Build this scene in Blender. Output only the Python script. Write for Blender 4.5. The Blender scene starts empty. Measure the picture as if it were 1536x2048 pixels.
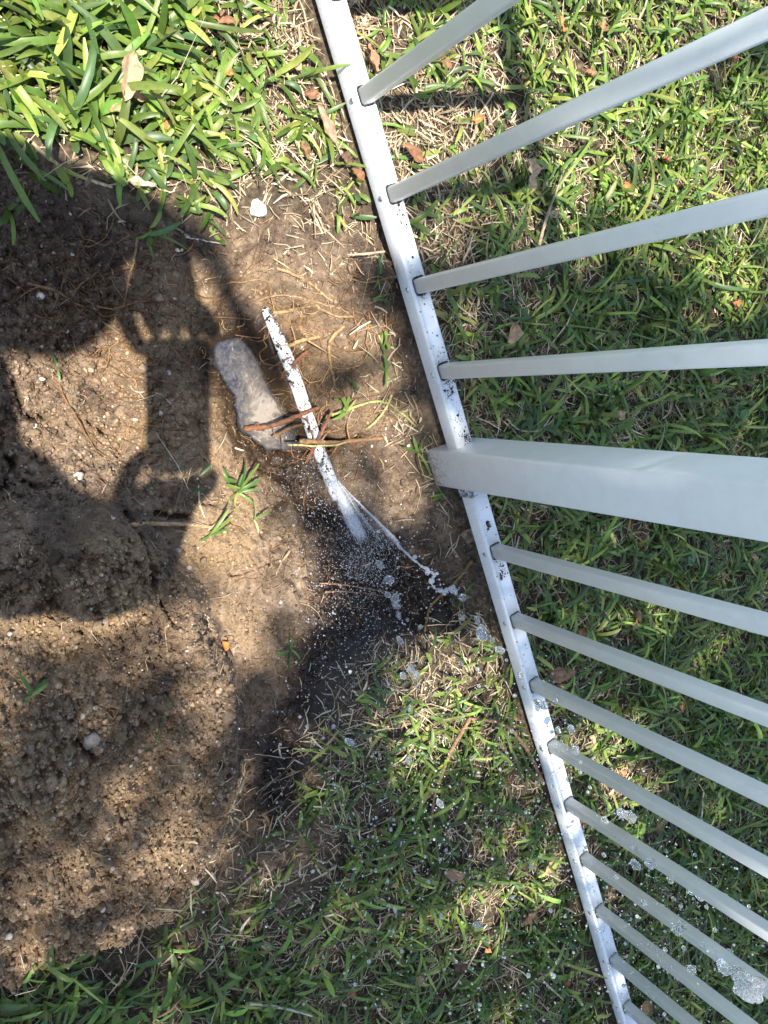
import bpy, bmesh, math, random
import numpy as np
from mathutils import Vector, Matrix

rng = np.random.default_rng(7)
random.seed(7)
S = bpy.context.scene
COL = S.collection

# ------------------------------------------------------------------ camera
CAM = np.array([-.275, -.516, .837])
RM = np.array([[.29928622, .90533824, .3013145],       # rows: world X, Y, Z in lens axes (right, down, forward)
               [.81741865, -.40617055, .40847551],
               [.49219357, .124049, -.86160161]])
FPX = 1552.09
cam = bpy.data.cameras.new('camera')
cam.sensor_fit = 'VERTICAL'; cam.sensor_height = 24.0; cam.lens = 24.0 * FPX / 2048.0
cam.clip_start = .02; cam.clip_end = 500
camo = bpy.data.objects.new('camera', cam); COL.objects.link(camo)
mw = Matrix.Identity(4)
for r in range(3):
    mw[r][0] = RM[r][0]; mw[r][1] = -RM[r][1]; mw[r][2] = -RM[r][2]; mw[r][3] = CAM[r]
camo.matrix_world = mw
S.camera = camo

# ------------------------------------------------------------------ sky, sun, exposure
SUN = np.array([-.0445, -.300, 1.0]); SUN /= np.linalg.norm(SUN)      # towards the sun
w = bpy.data.worlds.new('World'); S.world = w; w.use_nodes = True
nt = w.node_tree; nt.nodes.clear()
sky = nt.nodes.new('ShaderNodeTexSky'); sky.sky_type = 'NISHITA'; sky.sun_disc = False
sky.sun_elevation = math.asin(SUN[2]); sky.sun_rotation = math.atan2(SUN[0], SUN[1])
bg = nt.nodes.new('ShaderNodeBackground'); bg.inputs[1].default_value = .15
ow = nt.nodes.new('ShaderNodeOutputWorld')
nt.links.new(sky.outputs[0], bg.inputs[0]); nt.links.new(bg.outputs[0], ow.inputs[0])
sl = bpy.data.lights.new('sun', 'SUN'); sl.energy = 5.0; sl.angle = math.radians(.53); sl.color = (1, .955, .88)
so = bpy.data.objects.new('sun', sl); COL.objects.link(so)
so.rotation_mode = 'QUATERNION'; so.rotation_quaternion = Vector(SUN).to_track_quat('Z', 'Y'); so.location = Vector(SUN) * 12
S.view_settings.view_transform = 'Standard'; S.view_settings.look = 'None'
S.view_settings.gamma = 1; S.view_settings.use_curve_mapping = False
S.view_settings.exposure = 1.15
S.render.engine = 'CYCLES'
S.cycles.max_bounces = 10; S.cycles.transparent_max_bounces = 16
S.cycles.use_denoising = True

# ------------------------------------------------------------------ helpers
def gp(x, y, z=0.):
    """A photograph pixel -> the world point at height z."""
    r = RM @ np.array([x - 768., y - 1024., FPX]); return CAM + r * ((z - CAM[2]) / r[2])
def gpl(pts, z=0.): return np.array([gp(p[0], p[1], p[2] if len(p) > 2 else z) for p in pts])
def px_of(x, y, z=0.):
    q = np.stack([x - CAM[0], y - CAM[1], z - CAM[2] + 0 * x], -1) @ RM
    zz = np.maximum(q[..., 2], .12)
    return q[..., 0] / zz * FPX + 768, q[..., 1] / zz * FPX + 1024

def sstep(a, b, x):
    t = np.clip((x - a) / (b - a), 0, 1); return t * t * (3 - 2 * t)
_G = np.random.default_rng(3).uniform(0, 2 * np.pi, (256, 256)); _GX, _GY = np.cos(_G), np.sin(_G)
def perlin(x, y):
    xi = np.floor(x).astype(int); yi = np.floor(y).astype(int); fx = x - xi; fy = y - yi
    u = fx * fx * fx * (fx * (fx * 6 - 15) + 10); v = fy * fy * fy * (fy * (fy * 6 - 15) + 10)
    def g(ix, iy, dx, dy):
        a = ix & 255; b = iy & 255; return _GX[a, b] * dx + _GY[a, b] * dy
    n0 = g(xi, yi, fx, fy) * (1 - u) + g(xi + 1, yi, fx - 1, fy) * u
    n1 = g(xi, yi + 1, fx, fy - 1) * (1 - u) + g(xi + 1, yi + 1, fx - 1, fy - 1) * u
    return (n0 * (1 - v) + n1 * v) * 1.5
def fbm(x, y, o=4, g=.5):
    s = 0; a = 1; t = 0
    for i in range(o):
        s = s + a * perlin(x * 2 ** i + 17 * i, y * 2 ** i + 31 * i); t += a; a *= g
    return s / t
_R1 = np.random.default_rng(5).random((256, 256)); _R2 = np.random.default_rng(6).random((256, 256)); _R3 = np.random.default_rng(8).random((256, 256))
def worley(x, y):
    """distance to nearest feature point and a random id, per point"""
    xi = np.floor(x).astype(int); yi = np.floor(y).astype(int)
    d1 = np.full(x.shape, 9.); idv = np.zeros(x.shape)
    for dx in (-1, 0, 1):
        for dy in (-1, 0, 1):
            a = (xi + dx) & 255; b = (yi + dy) & 255
            d = (xi + dx + _R1[a, b] - x) ** 2 + (yi + dy + _R2[a, b] - y) ** 2
            m = d < d1; d1 = np.where(m, d, d1); idv = np.where(m, _R3[a, b], idv)
    return np.sqrt(d1), idv
def seg_dist(x, y, P, closed=False):
    """distance to a polyline, plus interpolated z along it"""
    P = np.asarray(P); n = len(P); best = np.full(x.shape, 1e9); zz = np.zeros(x.shape)
    for i in range(n if closed else n - 1):
        a = P[i]; b = P[(i + 1) % n]; ab = b[:2] - a[:2]; L = ab @ ab + 1e-12
        t = np.clip(((x - a[0]) * ab[0] + (y - a[1]) * ab[1]) / L, 0, 1)
        dd = np.hypot(x - a[0] - t * ab[0], y - a[1] - t * ab[1])
        m = dd < best; best = np.where(m, dd, best)
        if len(a) > 2: zz = np.where(m, a[2] + t * (b[2] - a[2]), zz)
    return best, zz
def poly_sd(x, y, P):
    """signed distance to a polygon, negative inside"""
    P = np.asarray(P); d, _ = seg_dist(x, y, P, True); ins = np.zeros(x.shape, bool); n = len(P)
    for i in range(n):
        a = P[i]; b = P[(i + 1) % n]
        c = ((a[1] > y) != (b[1] > y)) & (x < (b[0] - a[0]) * (y - a[1]) / (b[1] - a[1] + 1e-12) + a[0])
        ins ^= c
    return np.where(ins, -d, d)
def smin(a, b, k):
    h = np.clip(.5 + .5 * (b - a) / k, 0, 1); return b * (1 - h) + a * h - k * h * (1 - h)
def cellmap(rows):
    A = np.array([[int(c) for c in r.replace(' ', '')] for r in rows]) / 9.
    def f(u, v):
        cx = np.clip((u - 64) / 128, 0, 10.999); cy = np.clip((v - 64) / 128, 0, 14.999)
        i = cx.astype(int); j = cy.astype(int); fx = cx - i; fy = cy - j
        return (A[j, i] * (1 - fx) + A[j, i + 1] * fx) * (1 - fy) + (A[j + 1, i] * (1 - fx) + A[j + 1, i + 1] * fx) * fy
    return f

def mesh_obj(name, V, F, mat, parent=None, tint=None, smooth=False, attrs=None):
    """one mesh object from an (n,3) vertex array and a list of face arrays"""
    me = bpy.data.meshes.new(name); V = np.asarray(V, np.float32)
    Fs = [np.asarray(f, np.int32) for f in (F if isinstance(F, list) else [F]) if len(f)]
    nl = sum(f.size for f in Fs); npoly = sum(len(f) for f in Fs)
    me.vertices.add(len(V)); me.vertices.foreach_set('co', V.ravel())
    me.loops.add(nl); me.loops.foreach_set('vertex_index', np.concatenate([f.ravel() for f in Fs]))
    tot = np.concatenate([np.full(len(f), f.shape[1], np.int32) for f in Fs])
    st = np.concatenate([[0], np.cumsum(tot)[:-1]]).astype(np.int32)
    me.polygons.add(npoly); me.polygons.foreach_set('loop_start', st)
    me.update(calc_edges=True)
    if smooth: me.polygons.foreach_set('use_smooth', np.ones(npoly, bool))
    if tint is not None:
        a = me.color_attributes.new('tint', 'FLOAT_COLOR', 'POINT')
        c = np.ones((len(V), 4), np.float32); c[:, :3] = tint; a.data.foreach_set('color', c.ravel())
    for k, v in (attrs or {}).items():
        a = me.attributes.new(k, 'FLOAT', 'POINT'); a.data.foreach_set('value', np.asarray(v, np.float32).ravel())
    me.validate()
    o = bpy.data.objects.new(name, me); COL.objects.link(o)
    for m in (mat if isinstance(mat, (list, tuple)) else [mat]): me.materials.append(m)
    if parent: o.parent = parent
    return o
def tag(o, label=None, cat=None, group=None, kind=None):
    if label: o['label'] = label
    if cat: o['category'] = cat
    if group: o['group'] = group
    if kind: o['kind'] = kind
    return o
def empty(name, loc, label, cat, group=None):
    o = bpy.data.objects.new(name, None); COL.objects.link(o); o.location = loc; o.empty_display_size = .05
    return tag(o, label, cat, group)
class Acc:
    """collects vertex/face arrays (with tints) for one mesh"""
    def __init__(s): s.V = []; s.F = {}; s.T = []; s.n = 0
    def add(s, V, F, tint=None):
        V = np.asarray(V, float)
        for f in (F if isinstance(F, list) else [F]):
            f = np.asarray(f, int)
            if f.size: s.F.setdefault(f.shape[1], []).append(f + s.n)
        s.V.append(V); s.n += len(V)
        s.T.append(np.broadcast_to(np.asarray(tint if tint is not None else (1, 1, 1), float), (len(V), 3)))
    def build(s, name, mat, parent=None, smooth=False, tint=True):
        return mesh_obj(name, np.concatenate(s.V), [np.concatenate(f) for f in s.F.values()], mat, parent,
                        np.concatenate(s.T) if tint else None, smooth)
def resample(P, n):
    P = np.asarray(P, float); m = len(P)
    if m < 3:
        t = np.linspace(0, 1, n)[:, None]; return P[0] * (1 - t) + P[-1] * t
    out = []; ts = np.linspace(0, m - 1, n)
    for t in ts:
        i = min(int(t), m - 2); f = t - i
        p0 = P[max(i - 1, 0)]; p1 = P[i]; p2 = P[i + 1]; p3 = P[min(i + 2, m - 1)]
        out.append(.5 * (2 * p1 + (p2 - p0) * f + (2 * p0 - 5 * p1 + 4 * p2 - p3) * f * f + (3 * p1 - p0 - 3 * p2 + p3) * f ** 3))
    return np.array(out)
def tube(P, R, k=7, cap=True):
    P = np.asarray(P, float); n = len(P); R = np.broadcast_to(np.asarray(R, float), (n,))
    T = np.gradient(P, axis=0); T /= np.linalg.norm(T, axis=1)[:, None] + 1e-12
    a = np.array([0, 0, 1.]) if abs(T[0][2]) < .9 else np.array([1., 0, 0])
    N = np.cross(T[0], a); N /= np.linalg.norm(N); V = []
    for i in range(n):
        N = N - T[i] * (N @ T[i]); N /= np.linalg.norm(N) + 1e-12; B = np.cross(T[i], N)
        th = np.linspace(0, 2 * np.pi, k, endpoint=False)
        V.append(P[i] + R[i] * (np.cos(th)[:, None] * N + np.sin(th)[:, None] * B))
    V = np.concatenate(V); i = np.arange(n - 1)[:, None] * k; j = np.arange(k)[None]; j2 = (j + 1) % k
    F = [np.stack([i + j, i + j2, i + k + j2, i + k + j], -1).reshape(-1, 4)]
    if cap: F.append(np.array([np.arange(k)[::-1], (n - 1) * k + np.arange(k)]))
    return V, F
def rrect(hx, hy, r, seg=3):
    pts = []
    for cx, cy, a0 in ((hx - r, hy - r, 0), (-hx + r, hy - r, 90), (-hx + r, -hy + r, 180), (hx - r, -hy + r, 270)):
        for k in range(seg + 1):
            a = math.radians(a0 + 90 * k / seg); pts.append((cx + r * math.cos(a), cy + r * math.sin(a)))
    return np.array(pts)
def prism(prof, axis, a, b):
    """extrude a 2-D profile along an axis ('z' or 'x') from a to b"""
    n = len(prof)
    def emb(t):
        t = np.full(n, t)
        return np.stack([prof[:, 0], prof[:, 1], t], 1) if axis == 'z' else np.stack([t, prof[:, 0], prof[:, 1]], 1)
    V = np.concatenate([emb(a), emb(b)]); j = np.arange(n); j2 = (j + 1) % n
    return V, [np.stack([j, j2, n + j2, n + j], 1), np.array([j[::-1], n + j])]
def ico(sub):
    bm = bmesh.new(); bmesh.ops.create_icosphere(bm, subdivisions=sub, radius=1)
    V = np.array([v.co[:] for v in bm.verts]); F = np.array([[v.index for v in f.verts] for f in bm.faces]); bm.free(); return V, F
ICO1, ICO2, ICO3, ICO4 = ico(1), ico(2), ico(3), ico(4)
def scatter_balls(centres, radii, base, squash=(.6, 1.), jitter=.3, stretch=None):
    """many small rough lumps in one array pair"""
    V0, F0 = base; n = len(centres); m = len(V0)
    q = rng.normal(size=(n, 4)); q /= np.linalg.norm(q, axis=1)[:, None]
    a, b, c, d = q.T
    Rt = np.stack([1 - 2 * (c * c + d * d), 2 * (b * c - d * a), 2 * (b * d + c * a), 2 * (b * c + d * a), 1 - 2 * (b * b + d * d), 2 * (c * d - b * a),
                   2 * (b * d - c * a), 2 * (c * d + b * a), 1 - 2 * (b * b + c * c)], 1).reshape(n, 3, 3)
    sc = rng.uniform(squash[0], squash[1], (n, 1, 3)); v = V0[None] * sc * (1 + jitter * rng.uniform(-1, 1, (n, m, 1)))
    v = np.einsum('nij,nmj->nmi', Rt, v) * np.asarray(radii)[:, None, None] + np.asarray(centres)[:, None]
    return v.reshape(-1, 3), (F0[None] + (np.arange(n) * m)[:, None, None]).reshape(-1, 3)

# ------------------------------------------------------------------ materials
def mat_new(name):
    m = bpy.data.materials.new(name); m.use_nodes = True; nt = m.node_tree; nt.nodes.clear()
    out = nt.nodes.new('ShaderNodeOutputMaterial'); b = nt.nodes.new('ShaderNodeBsdfPrincipled')
    nt.links.new(b.outputs[0], out.inputs[0]); return m, nt, b, out
class N:
    def __init__(s, nt): s.nt = nt
    def new(s, t, **k):
        n = s.nt.nodes.new(t)
        for a, v in k.items(): setattr(n, a, v)
        return n
    def lk(s, a, b): s.nt.links.new(a, b)
    def noise(s, scale, detail=4, rough=.6, vec=None, dist=0):
        n = s.new('ShaderNodeTexNoise'); n.inputs['Scale'].default_value = scale; n.inputs['Detail'].default_value = detail
        n.inputs['Roughness'].default_value = rough; n.inputs['Distortion'].default_value = dist
        if vec is None: vec = s.pos()
        s.lk(vec, n.inputs['Vector']); return n.outputs['Fac']
    def pos(s):
        if not hasattr(s, '_p'): s._p = s.new('ShaderNodeNewGeometry').outputs['Position']
        return s._p
    def obj(s): return s.new('ShaderNodeTexCoord').outputs['Object']
    def attr(s, name, o='Fac'): return s.new('ShaderNodeAttribute', attribute_name=name).outputs[o]
    def ramp(s, f, *st):
        n = s.new('ShaderNodeValToRGB'); e = n.color_ramp.elements
        while len(e) < len(st): e.new(.5)
        for el, (p, c) in zip(e, st): el.position = p; el.color = (*c, 1) if len(c) == 3 else c
        s.lk(f, n.inputs[0]); return n.outputs[0]
    def mix(s, f, a, b, mode='MIX'):
        n = s.new('ShaderNodeMix', data_type='RGBA', blend_type=mode)
        for v, i in ((f, 0), (a, 6), (b, 7)):
            if isinstance(v, (int, float)): n.inputs[i].default_value = v
            elif isinstance(v, tuple): n.inputs[i].default_value = (*v, 1)
            else: s.lk(v, n.inputs[i])
        return n.outputs[2]
    def m(s, op, a, b=0.):
        n = s.new('ShaderNodeMath', operation=op)
        for v, i in ((a, 0), (b, 1)):
            if isinstance(v, (int, float)): n.inputs[i].default_value = v
            else: s.lk(v, n.inputs[i])
        n.use_clamp = op in ('ADD', 'MULTIPLY') and False
        return n.outputs[0]
    def bump(s, h, d, strength=1., nrm=None):
        n = s.new('ShaderNodeBump'); n.inputs['Distance'].default_value = d; n.inputs['Strength'].default_value = strength
        s.lk(h, n.inputs['Height'])
        if nrm is not None: s.lk(nrm, n.inputs['Normal'])
        return n.outputs[0]

def mat_soil():
    m, nt, b, out = mat_new('soil'); n = N(nt)
    big = n.noise(14, 5, .6); mid = n.noise(70, 6, .65); fine = n.noise(420, 5, .7); grit = n.noise(1100, 3, .6)
    c = n.ramp(mid, (.28, (.085, .057, .036)), (.5, (.205, .142, .092)), (.72, (.35, .255, .172)))
    clay_and_sun = n.ramp(fine, (.3, (.17, .108, .054)), (.55, (.31, .205, .108)), (.75, (.43, .305, .175)))
    c = n.mix(n.m('MULTIPLY', n.attr('clay_and_sun'), n.ramp(big, (.35, (.4,) * 3), (.6, (1,) * 3))), c, clay_and_sun)
    c = n.mix(n.m('MULTIPLY', n.attr('humus_and_shade'), n.ramp(mid, (.3, (1,) * 3), (.7, (.55,) * 3))), c, (.060, .042, .031))
    pale = n.ramp(grit, (.60, (0,) * 3), (.68, (1,) * 3))
    c = n.mix(n.m('MULTIPLY', pale, .55), c, (.42, .33, .25))
    dk = n.ramp(fine, (.3, (.55,) * 3), (.5, (1,) * 3))
    c = n.mix(1., c, dk, 'MULTIPLY')
    thatch = n.ramp(n.noise(160, 5, .7), (.35, (.022, .016, .011)), (.55, (.085, .062, .038)), (.7, (.20, .15, .09)))
    c = n.mix(n.attr('lawn'), c, thatch)
    far = n.ramp(n.noise(9, 6, .7), (.3, (.035, .06, .016)), (.55, (.075, .11, .03)), (.75, (.17, .15, .075)))
    c = n.mix(n.attr('far'), c, far)
    wet = n.attr('wet')
    wetc = n.mix(1., c, (.17, .145, .13), 'MULTIPLY')
    c = n.mix(wet, c, wetc)
    n.lk(c, b.inputs['Base Color'])
    rr = n.ramp(wet, (0, (.95,) * 3), (.6, (.55,) * 3), (1, (.3,) * 3)); n.lk(rr, b.inputs['Roughness'])
    b.inputs['Specular IOR Level'].default_value = .3
    h = n.m('ADD', n.m('MULTIPLY', n.noise(190, 4, .6), 1.), n.m('MULTIPLY', fine, .35))
    n.lk(n.bump(h, .0022, .8), b.inputs['Normal'])
    return m
def mat_tint(name, rough=.5, transl=0., spec=.4, noise_amt=.25, scale=90, bump=0.):
    m, nt, b, out = mat_new(name); n = N(nt)
    c = n.attr('tint', 'Color')
    f = n.ramp(n.noise(scale, 4, .65), (.3, (1 - noise_amt * 1.4,) * 3), (.7, (1 + noise_amt,) * 3))
    c = n.mix(1., c, f, 'MULTIPLY'); n.lk(c, b.inputs['Base Color'])
    b.inputs['Roughness'].default_value = rough; b.inputs['Specular IOR Level'].default_value = spec
    if bump: n.lk(n.bump(n.noise(scale * 3, 4, .7), bump, .8), b.inputs['Normal'])
    if transl:
        t = n.new('ShaderNodeBsdfTranslucent'); n.lk(n.mix(1., c, (1.25, 1.2, .55), 'MULTIPLY'), t.inputs[0])
        mx = n.new('ShaderNodeMixShader'); mx.inputs[0].default_value = transl
        n.lk(b.outputs[0], mx.inputs[1]); n.lk(t.outputs[0], mx.inputs[2]); n.lk(mx.outputs[0], out.inputs[0])
    return m
def mat_paint(name, dirt=.25, base=(.86, .86, .845), mottled=False, splash=.4):
    m, nt, b, out = mat_new(name); n = N(nt)
    g = n.noise(26, 6, .65); s = n.noise(420, 3, .6); st = n.noise(90, 5, .7)
    c = n.ramp(g, (.3, tuple(v * (1 - dirt * .30) for v in base)), (.65, base))
    c = n.mix(n.m('MULTIPLY', n.ramp(st, (.55, (0,) * 3), (.75, (1,) * 3)), dirt * .7), c, (.60, .61, .55))
    sp = n.ramp(s, (.71, (0,) * 3), (.76, (1,) * 3))
    c = n.mix(n.m('MULTIPLY', sp, dirt * 1.6), c, (.20, .18, .16))
    sx = n.new('ShaderNodeSeparateXYZ'); n.lk(n.pos(), sx.inputs[0])
    low = n.m('POWER', 2.718, n.m('MULTIPLY', sx.outputs[2], -22.))
    spl = n.ramp(n.m('ADD', n.noise(240, 5, .7), n.m('MULTIPLY', low, .10)), (.60, (0,) * 3), (.70, (1,) * 3))
    c = n.mix(n.m('MULTIPLY', spl, n.m('MULTIPLY', low, splash)), c, (.16, .125, .09))
    if splash == 0.:
        ms = n.ramp(n.noise(75, 6, .75), (.53, (0,) * 3), (.57, (1,) * 3)); c = n.mix(n.m('MULTIPLY', ms, .9), c, (.055, .04, .03))
    if mottled:
        mo = n.ramp(n.noise(170, 6, .75), (.44, (0,) * 3), (.55, (1,) * 3)); c = n.mix(mo, c, (.10, .105, .105))
    n.lk(c, b.inputs['Base Color']); b.inputs['Specular IOR Level'].default_value = .45
    n.lk(n.ramp(g, (.3, (.42,) * 3), (.7, (.30,) * 3)), b.inputs['Roughness'])
    n.lk(n.bump(n.noise(700, 2, .5), .0004, .25), b.inputs['Normal'])
    return m
def mat_plain(name, c, rough=.5, metal=0., spec=.5, nscale=60, amt=.2):
    m, nt, b, out = mat_new(name); n = N(nt)
    f = n.noise(nscale, 4, .6)
    n.lk(n.ramp(f, (.3, tuple(v * (1 - amt) for v in c)), (.7, tuple(min(1, v * (1 + amt)) for v in c))), b.inputs['Base Color'])
    b.inputs['Roughness'].default_value = rough; b.inputs['Metallic'].default_value = metal; b.inputs['Specular IOR Level'].default_value = spec
    return m
def mat_water_drop(name, white):
    m, nt, b, out = mat_new(name); n = N(nt)
    g = n.new('ShaderNodeBsdfGlass'); g.inputs['IOR'].default_value = 1.33; g.inputs['Roughness'].default_value = .0
    t = n.new('ShaderNodeBsdfTranslucent'); t.inputs[0].default_value = (.9, .92, .95, 1)
    b.inputs['Base Color'].default_value = (.85, .87, .9, 1); b.inputs['Roughness'].default_value = .15  # white body; on drops and spray it paints the sunlit glints
    m1 = n.new('ShaderNodeMixShader'); m1.inputs[0].default_value = .5; n.lk(b.outputs[0], m1.inputs[1]); n.lk(t.outputs[0], m1.inputs[2])
    m2 = n.new('ShaderNodeMixShader'); n.lk(g.outputs[0], m2.inputs[1]); n.lk(m1.outputs[0], m2.inputs[2])
    n.lk(n.m('MULTIPLY', n.ramp(n.noise(500, 3, .6), (.35, (.5,) * 3), (.65, (1.4,) * 3)), white), m2.inputs[0])
    n.lk(m2.outputs[0], out.inputs[0]); return m
def mat_puddle():
    m, nt, b, out = mat_new('murky_water'); n = N(nt)
    f = n.m('ADD', n.m('MULTIPLY', n.attr('plume'), .36), n.m('MULTIPLY', n.noise(40, 7, .7, dist=2.2), .74)); f2 = n.noise(240, 4, .7)
    c = n.ramp(f, (.24, (.018, .020, .027)), (.40, (.050, .050, .056)), (.47, (.085, .076, .070)), (.56, (.12, .10, .082)), (.66, (.24, .205, .165)))  # bluish dark end paints the sky sheen into the murk
    c = n.mix(n.m('MULTIPLY', n.ramp(f2, (.5, (0,) * 3), (.75, (1,) * 3)), .22), c, (.40, .35, .29))
    n.lk(c, b.inputs['Base Color']); b.inputs['Roughness'].default_value = .6; b.inputs['Specular IOR Level'].default_value = 0
    bmp = n.bump(n.noise(70, 3, .55), .006, .8)
    tr = n.new('ShaderNodeBsdfTransparent'); tr.inputs[0].default_value = (.72, .66, .58, 1); gl = n.new('ShaderNodeBsdfGlossy'); gl.inputs['Roughness'].default_value = .02; n.lk(bmp, gl.inputs['Normal'])
    mr = n.new('ShaderNodeMapRange'); n.lk(n.m('ADD', n.attr('depth'), n.m('MULTIPLY', n.m('SUBTRACT', n.noise(90, 4, .6), .5), .006)), mr.inputs[0]); mr.inputs[1].default_value = .001; mr.inputs[2].default_value = .009
    m1 = n.new('ShaderNodeMixShader'); n.lk(mr.outputs[0], m1.inputs[0]); n.lk(tr.outputs[0], m1.inputs[1]); n.lk(b.outputs[0], m1.inputs[2])
    fr = n.new('ShaderNodeFresnel'); fr.inputs[0].default_value = 1.6; n.lk(bmp, fr.inputs[1]); m2 = n.new('ShaderNodeMixShader'); n.lk(fr.outputs[0], m2.inputs[0]); n.lk(m1.outputs[0], m2.inputs[1]); n.lk(gl.outputs[0], m2.inputs[2]); n.lk(m2.outputs[0], out.inputs[0])
    return m
M_SOIL = mat_soil()
M_CRUMB = mat_tint('soil_crumb', .95, 0, .2, .35, 300, .0002)
M_GRASS = mat_tint('grass_blade', .42, .22, .45, .16, 120)
M_STRAW = mat_tint('dry_straw', .7, .1, .25, .25, 200)
M_LEAF = mat_tint('dry_leaf', .6, .12, .3, .3, 160, .0003)
M_ROOT = mat_tint('root_bark', .8, 0, .25, .4, 220, .0003)
M_PAINT = mat_paint('white_powder_coat', .30)
M_BRACK = mat_paint('dirty_bracket', .4, (.62, .64, .64), True)
M_STEEL = mat_plain('screw_steel', (.62, .62, .6), .28, 1.)
M_PIPE = mat_paint('white_plastic_pipe', .22, (.76, .76, .745), splash=0.)
M_DROP = mat_water_drop('water_drop', .2)
M_SPRAY = mat_water_drop('water_spray', .42)
M_FOAM = mat_water_drop('water_foam', .55)
M_PUDDLE = mat_puddle()
M_STONE = mat_tint('pale_stone', .85, 0, .25, .25, 150, .0004)

# ------------------------------------------------------------------ the lie of the land
DIRT = gpl([(-560, 200), (-250, 255), (0, 280), (60, 292), (120, 315), (190, 370), (250, 400), (330, 425), (420, 432), (490, 415), (560, 412), (640, 405), (735, 395),
            (775, 420), (800, 520), (835, 640), (850, 740), (865, 830), (850, 900), (880, 985), (915, 1060), (965, 1190), (930, 1245), (860, 1240),
            (760, 1250), (690, 1300), (640, 1380), (600, 1470), (640, 1560), (650, 1700), (600, 1800), (480, 1850), (340, 1850), (200, 1900), (60, 1950), (-300, 2000), (-620, 1500)])
MOUND = gpl([(-560, 1020), (-200, 1010), (0, 1050), (180, 1035), (300, 1060), (400, 1180), (455, 1320), (480, 1450), (480, 1580), (455, 1650), (405, 1730), (345, 1820),
             (240, 1870), (80, 1930), (-200, 2000), (-500, 1800)])
LEFT = gpl([(-560, 260), (0, 300), (160, 360), (280, 430), (370, 520), (380, 700), (390, 900), (330, 1000), (0, 1050), (-560, 1040)])
ZW = -.085
PUD = gpl([(428, 690), (448, 678), (478, 668), (505, 688), (528, 716), (540, 750), (556, 782), (580, 812), (600, 850), (612, 890), (606, 915), (575, 905), (545, 900), (505, 880), (482, 855),
           (470, 820), (468, 795), (452, 768), (438, 740), (426, 712)], ZW)
JET = gpl([(560, 930), (640, 985), (720, 1080), (800, 1140), (880, 1190)])
PIPE = gpl([(530, 618, -.050), (545, 650, -.046), (585, 745, -.048), (630, 878, -.055), (655, 945, -.052), (690, 1030, -.045), (722, 1112, -.040)])
WET = gpl([(520, 905), (590, 900), (650, 930), (720, 990), (820, 1060), (900, 1090), (960, 1180), (965, 1290), (880, 1300), (760, 1290), (700, 1350), (650, 1450), (620, 1620), (560, 1680),
           (490, 1640), (520, 1500), (580, 1330), (610, 1250), (630, 1140), (615, 1050), (570, 985)])
SOAK = gpl([(560, 880), (680, 900), (840, 900), (880, 990), (930, 1080), (960, 1180), (930, 1240), (850, 1280), (740, 1290), (680, 1330), (600, 1480), (500, 1650), (450, 1200)])
DARK = gpl([(770, 470), (800, 520), (830, 600), (850, 700), (860, 830), (820, 780), (790, 690), (740, 610), (725, 520)])  # band along the rail: dark earth, with shade painted in
CRACKS = [[(35, 745), (48, 785), (62, 825), (75, 838)], [(0, 890), (22, 918), (40, 942), (48, 970), (85, 985)], [(40, 940), (10, 990), (-10, 1010)], [(205, 845), (240, 870)],
          [(75, 838), (130, 832)], [(655, 690), (652, 730), (658, 770), (664, 800)], [(690, 880), (720, 890), (760, 870)], [(560, 590), (590, 600), (640, 610)],
          [(258, 1030), (280, 1090), (285, 1160)], [(320, 1032), (390, 1040)], [(420, 1010), (450, 1012)], [(540, 1075), (580, 1030), (610, 1010)],
          [(620, 640), (626, 660), (640, 672)], [(725, 520), (720, 560)], [(600, 1080), (560, 1110)], [(300, 1180), (330, 1230)], [(130, 1430), (165, 1460)]]
CRK = [gpl(c) for c in CRACKS]

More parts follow.
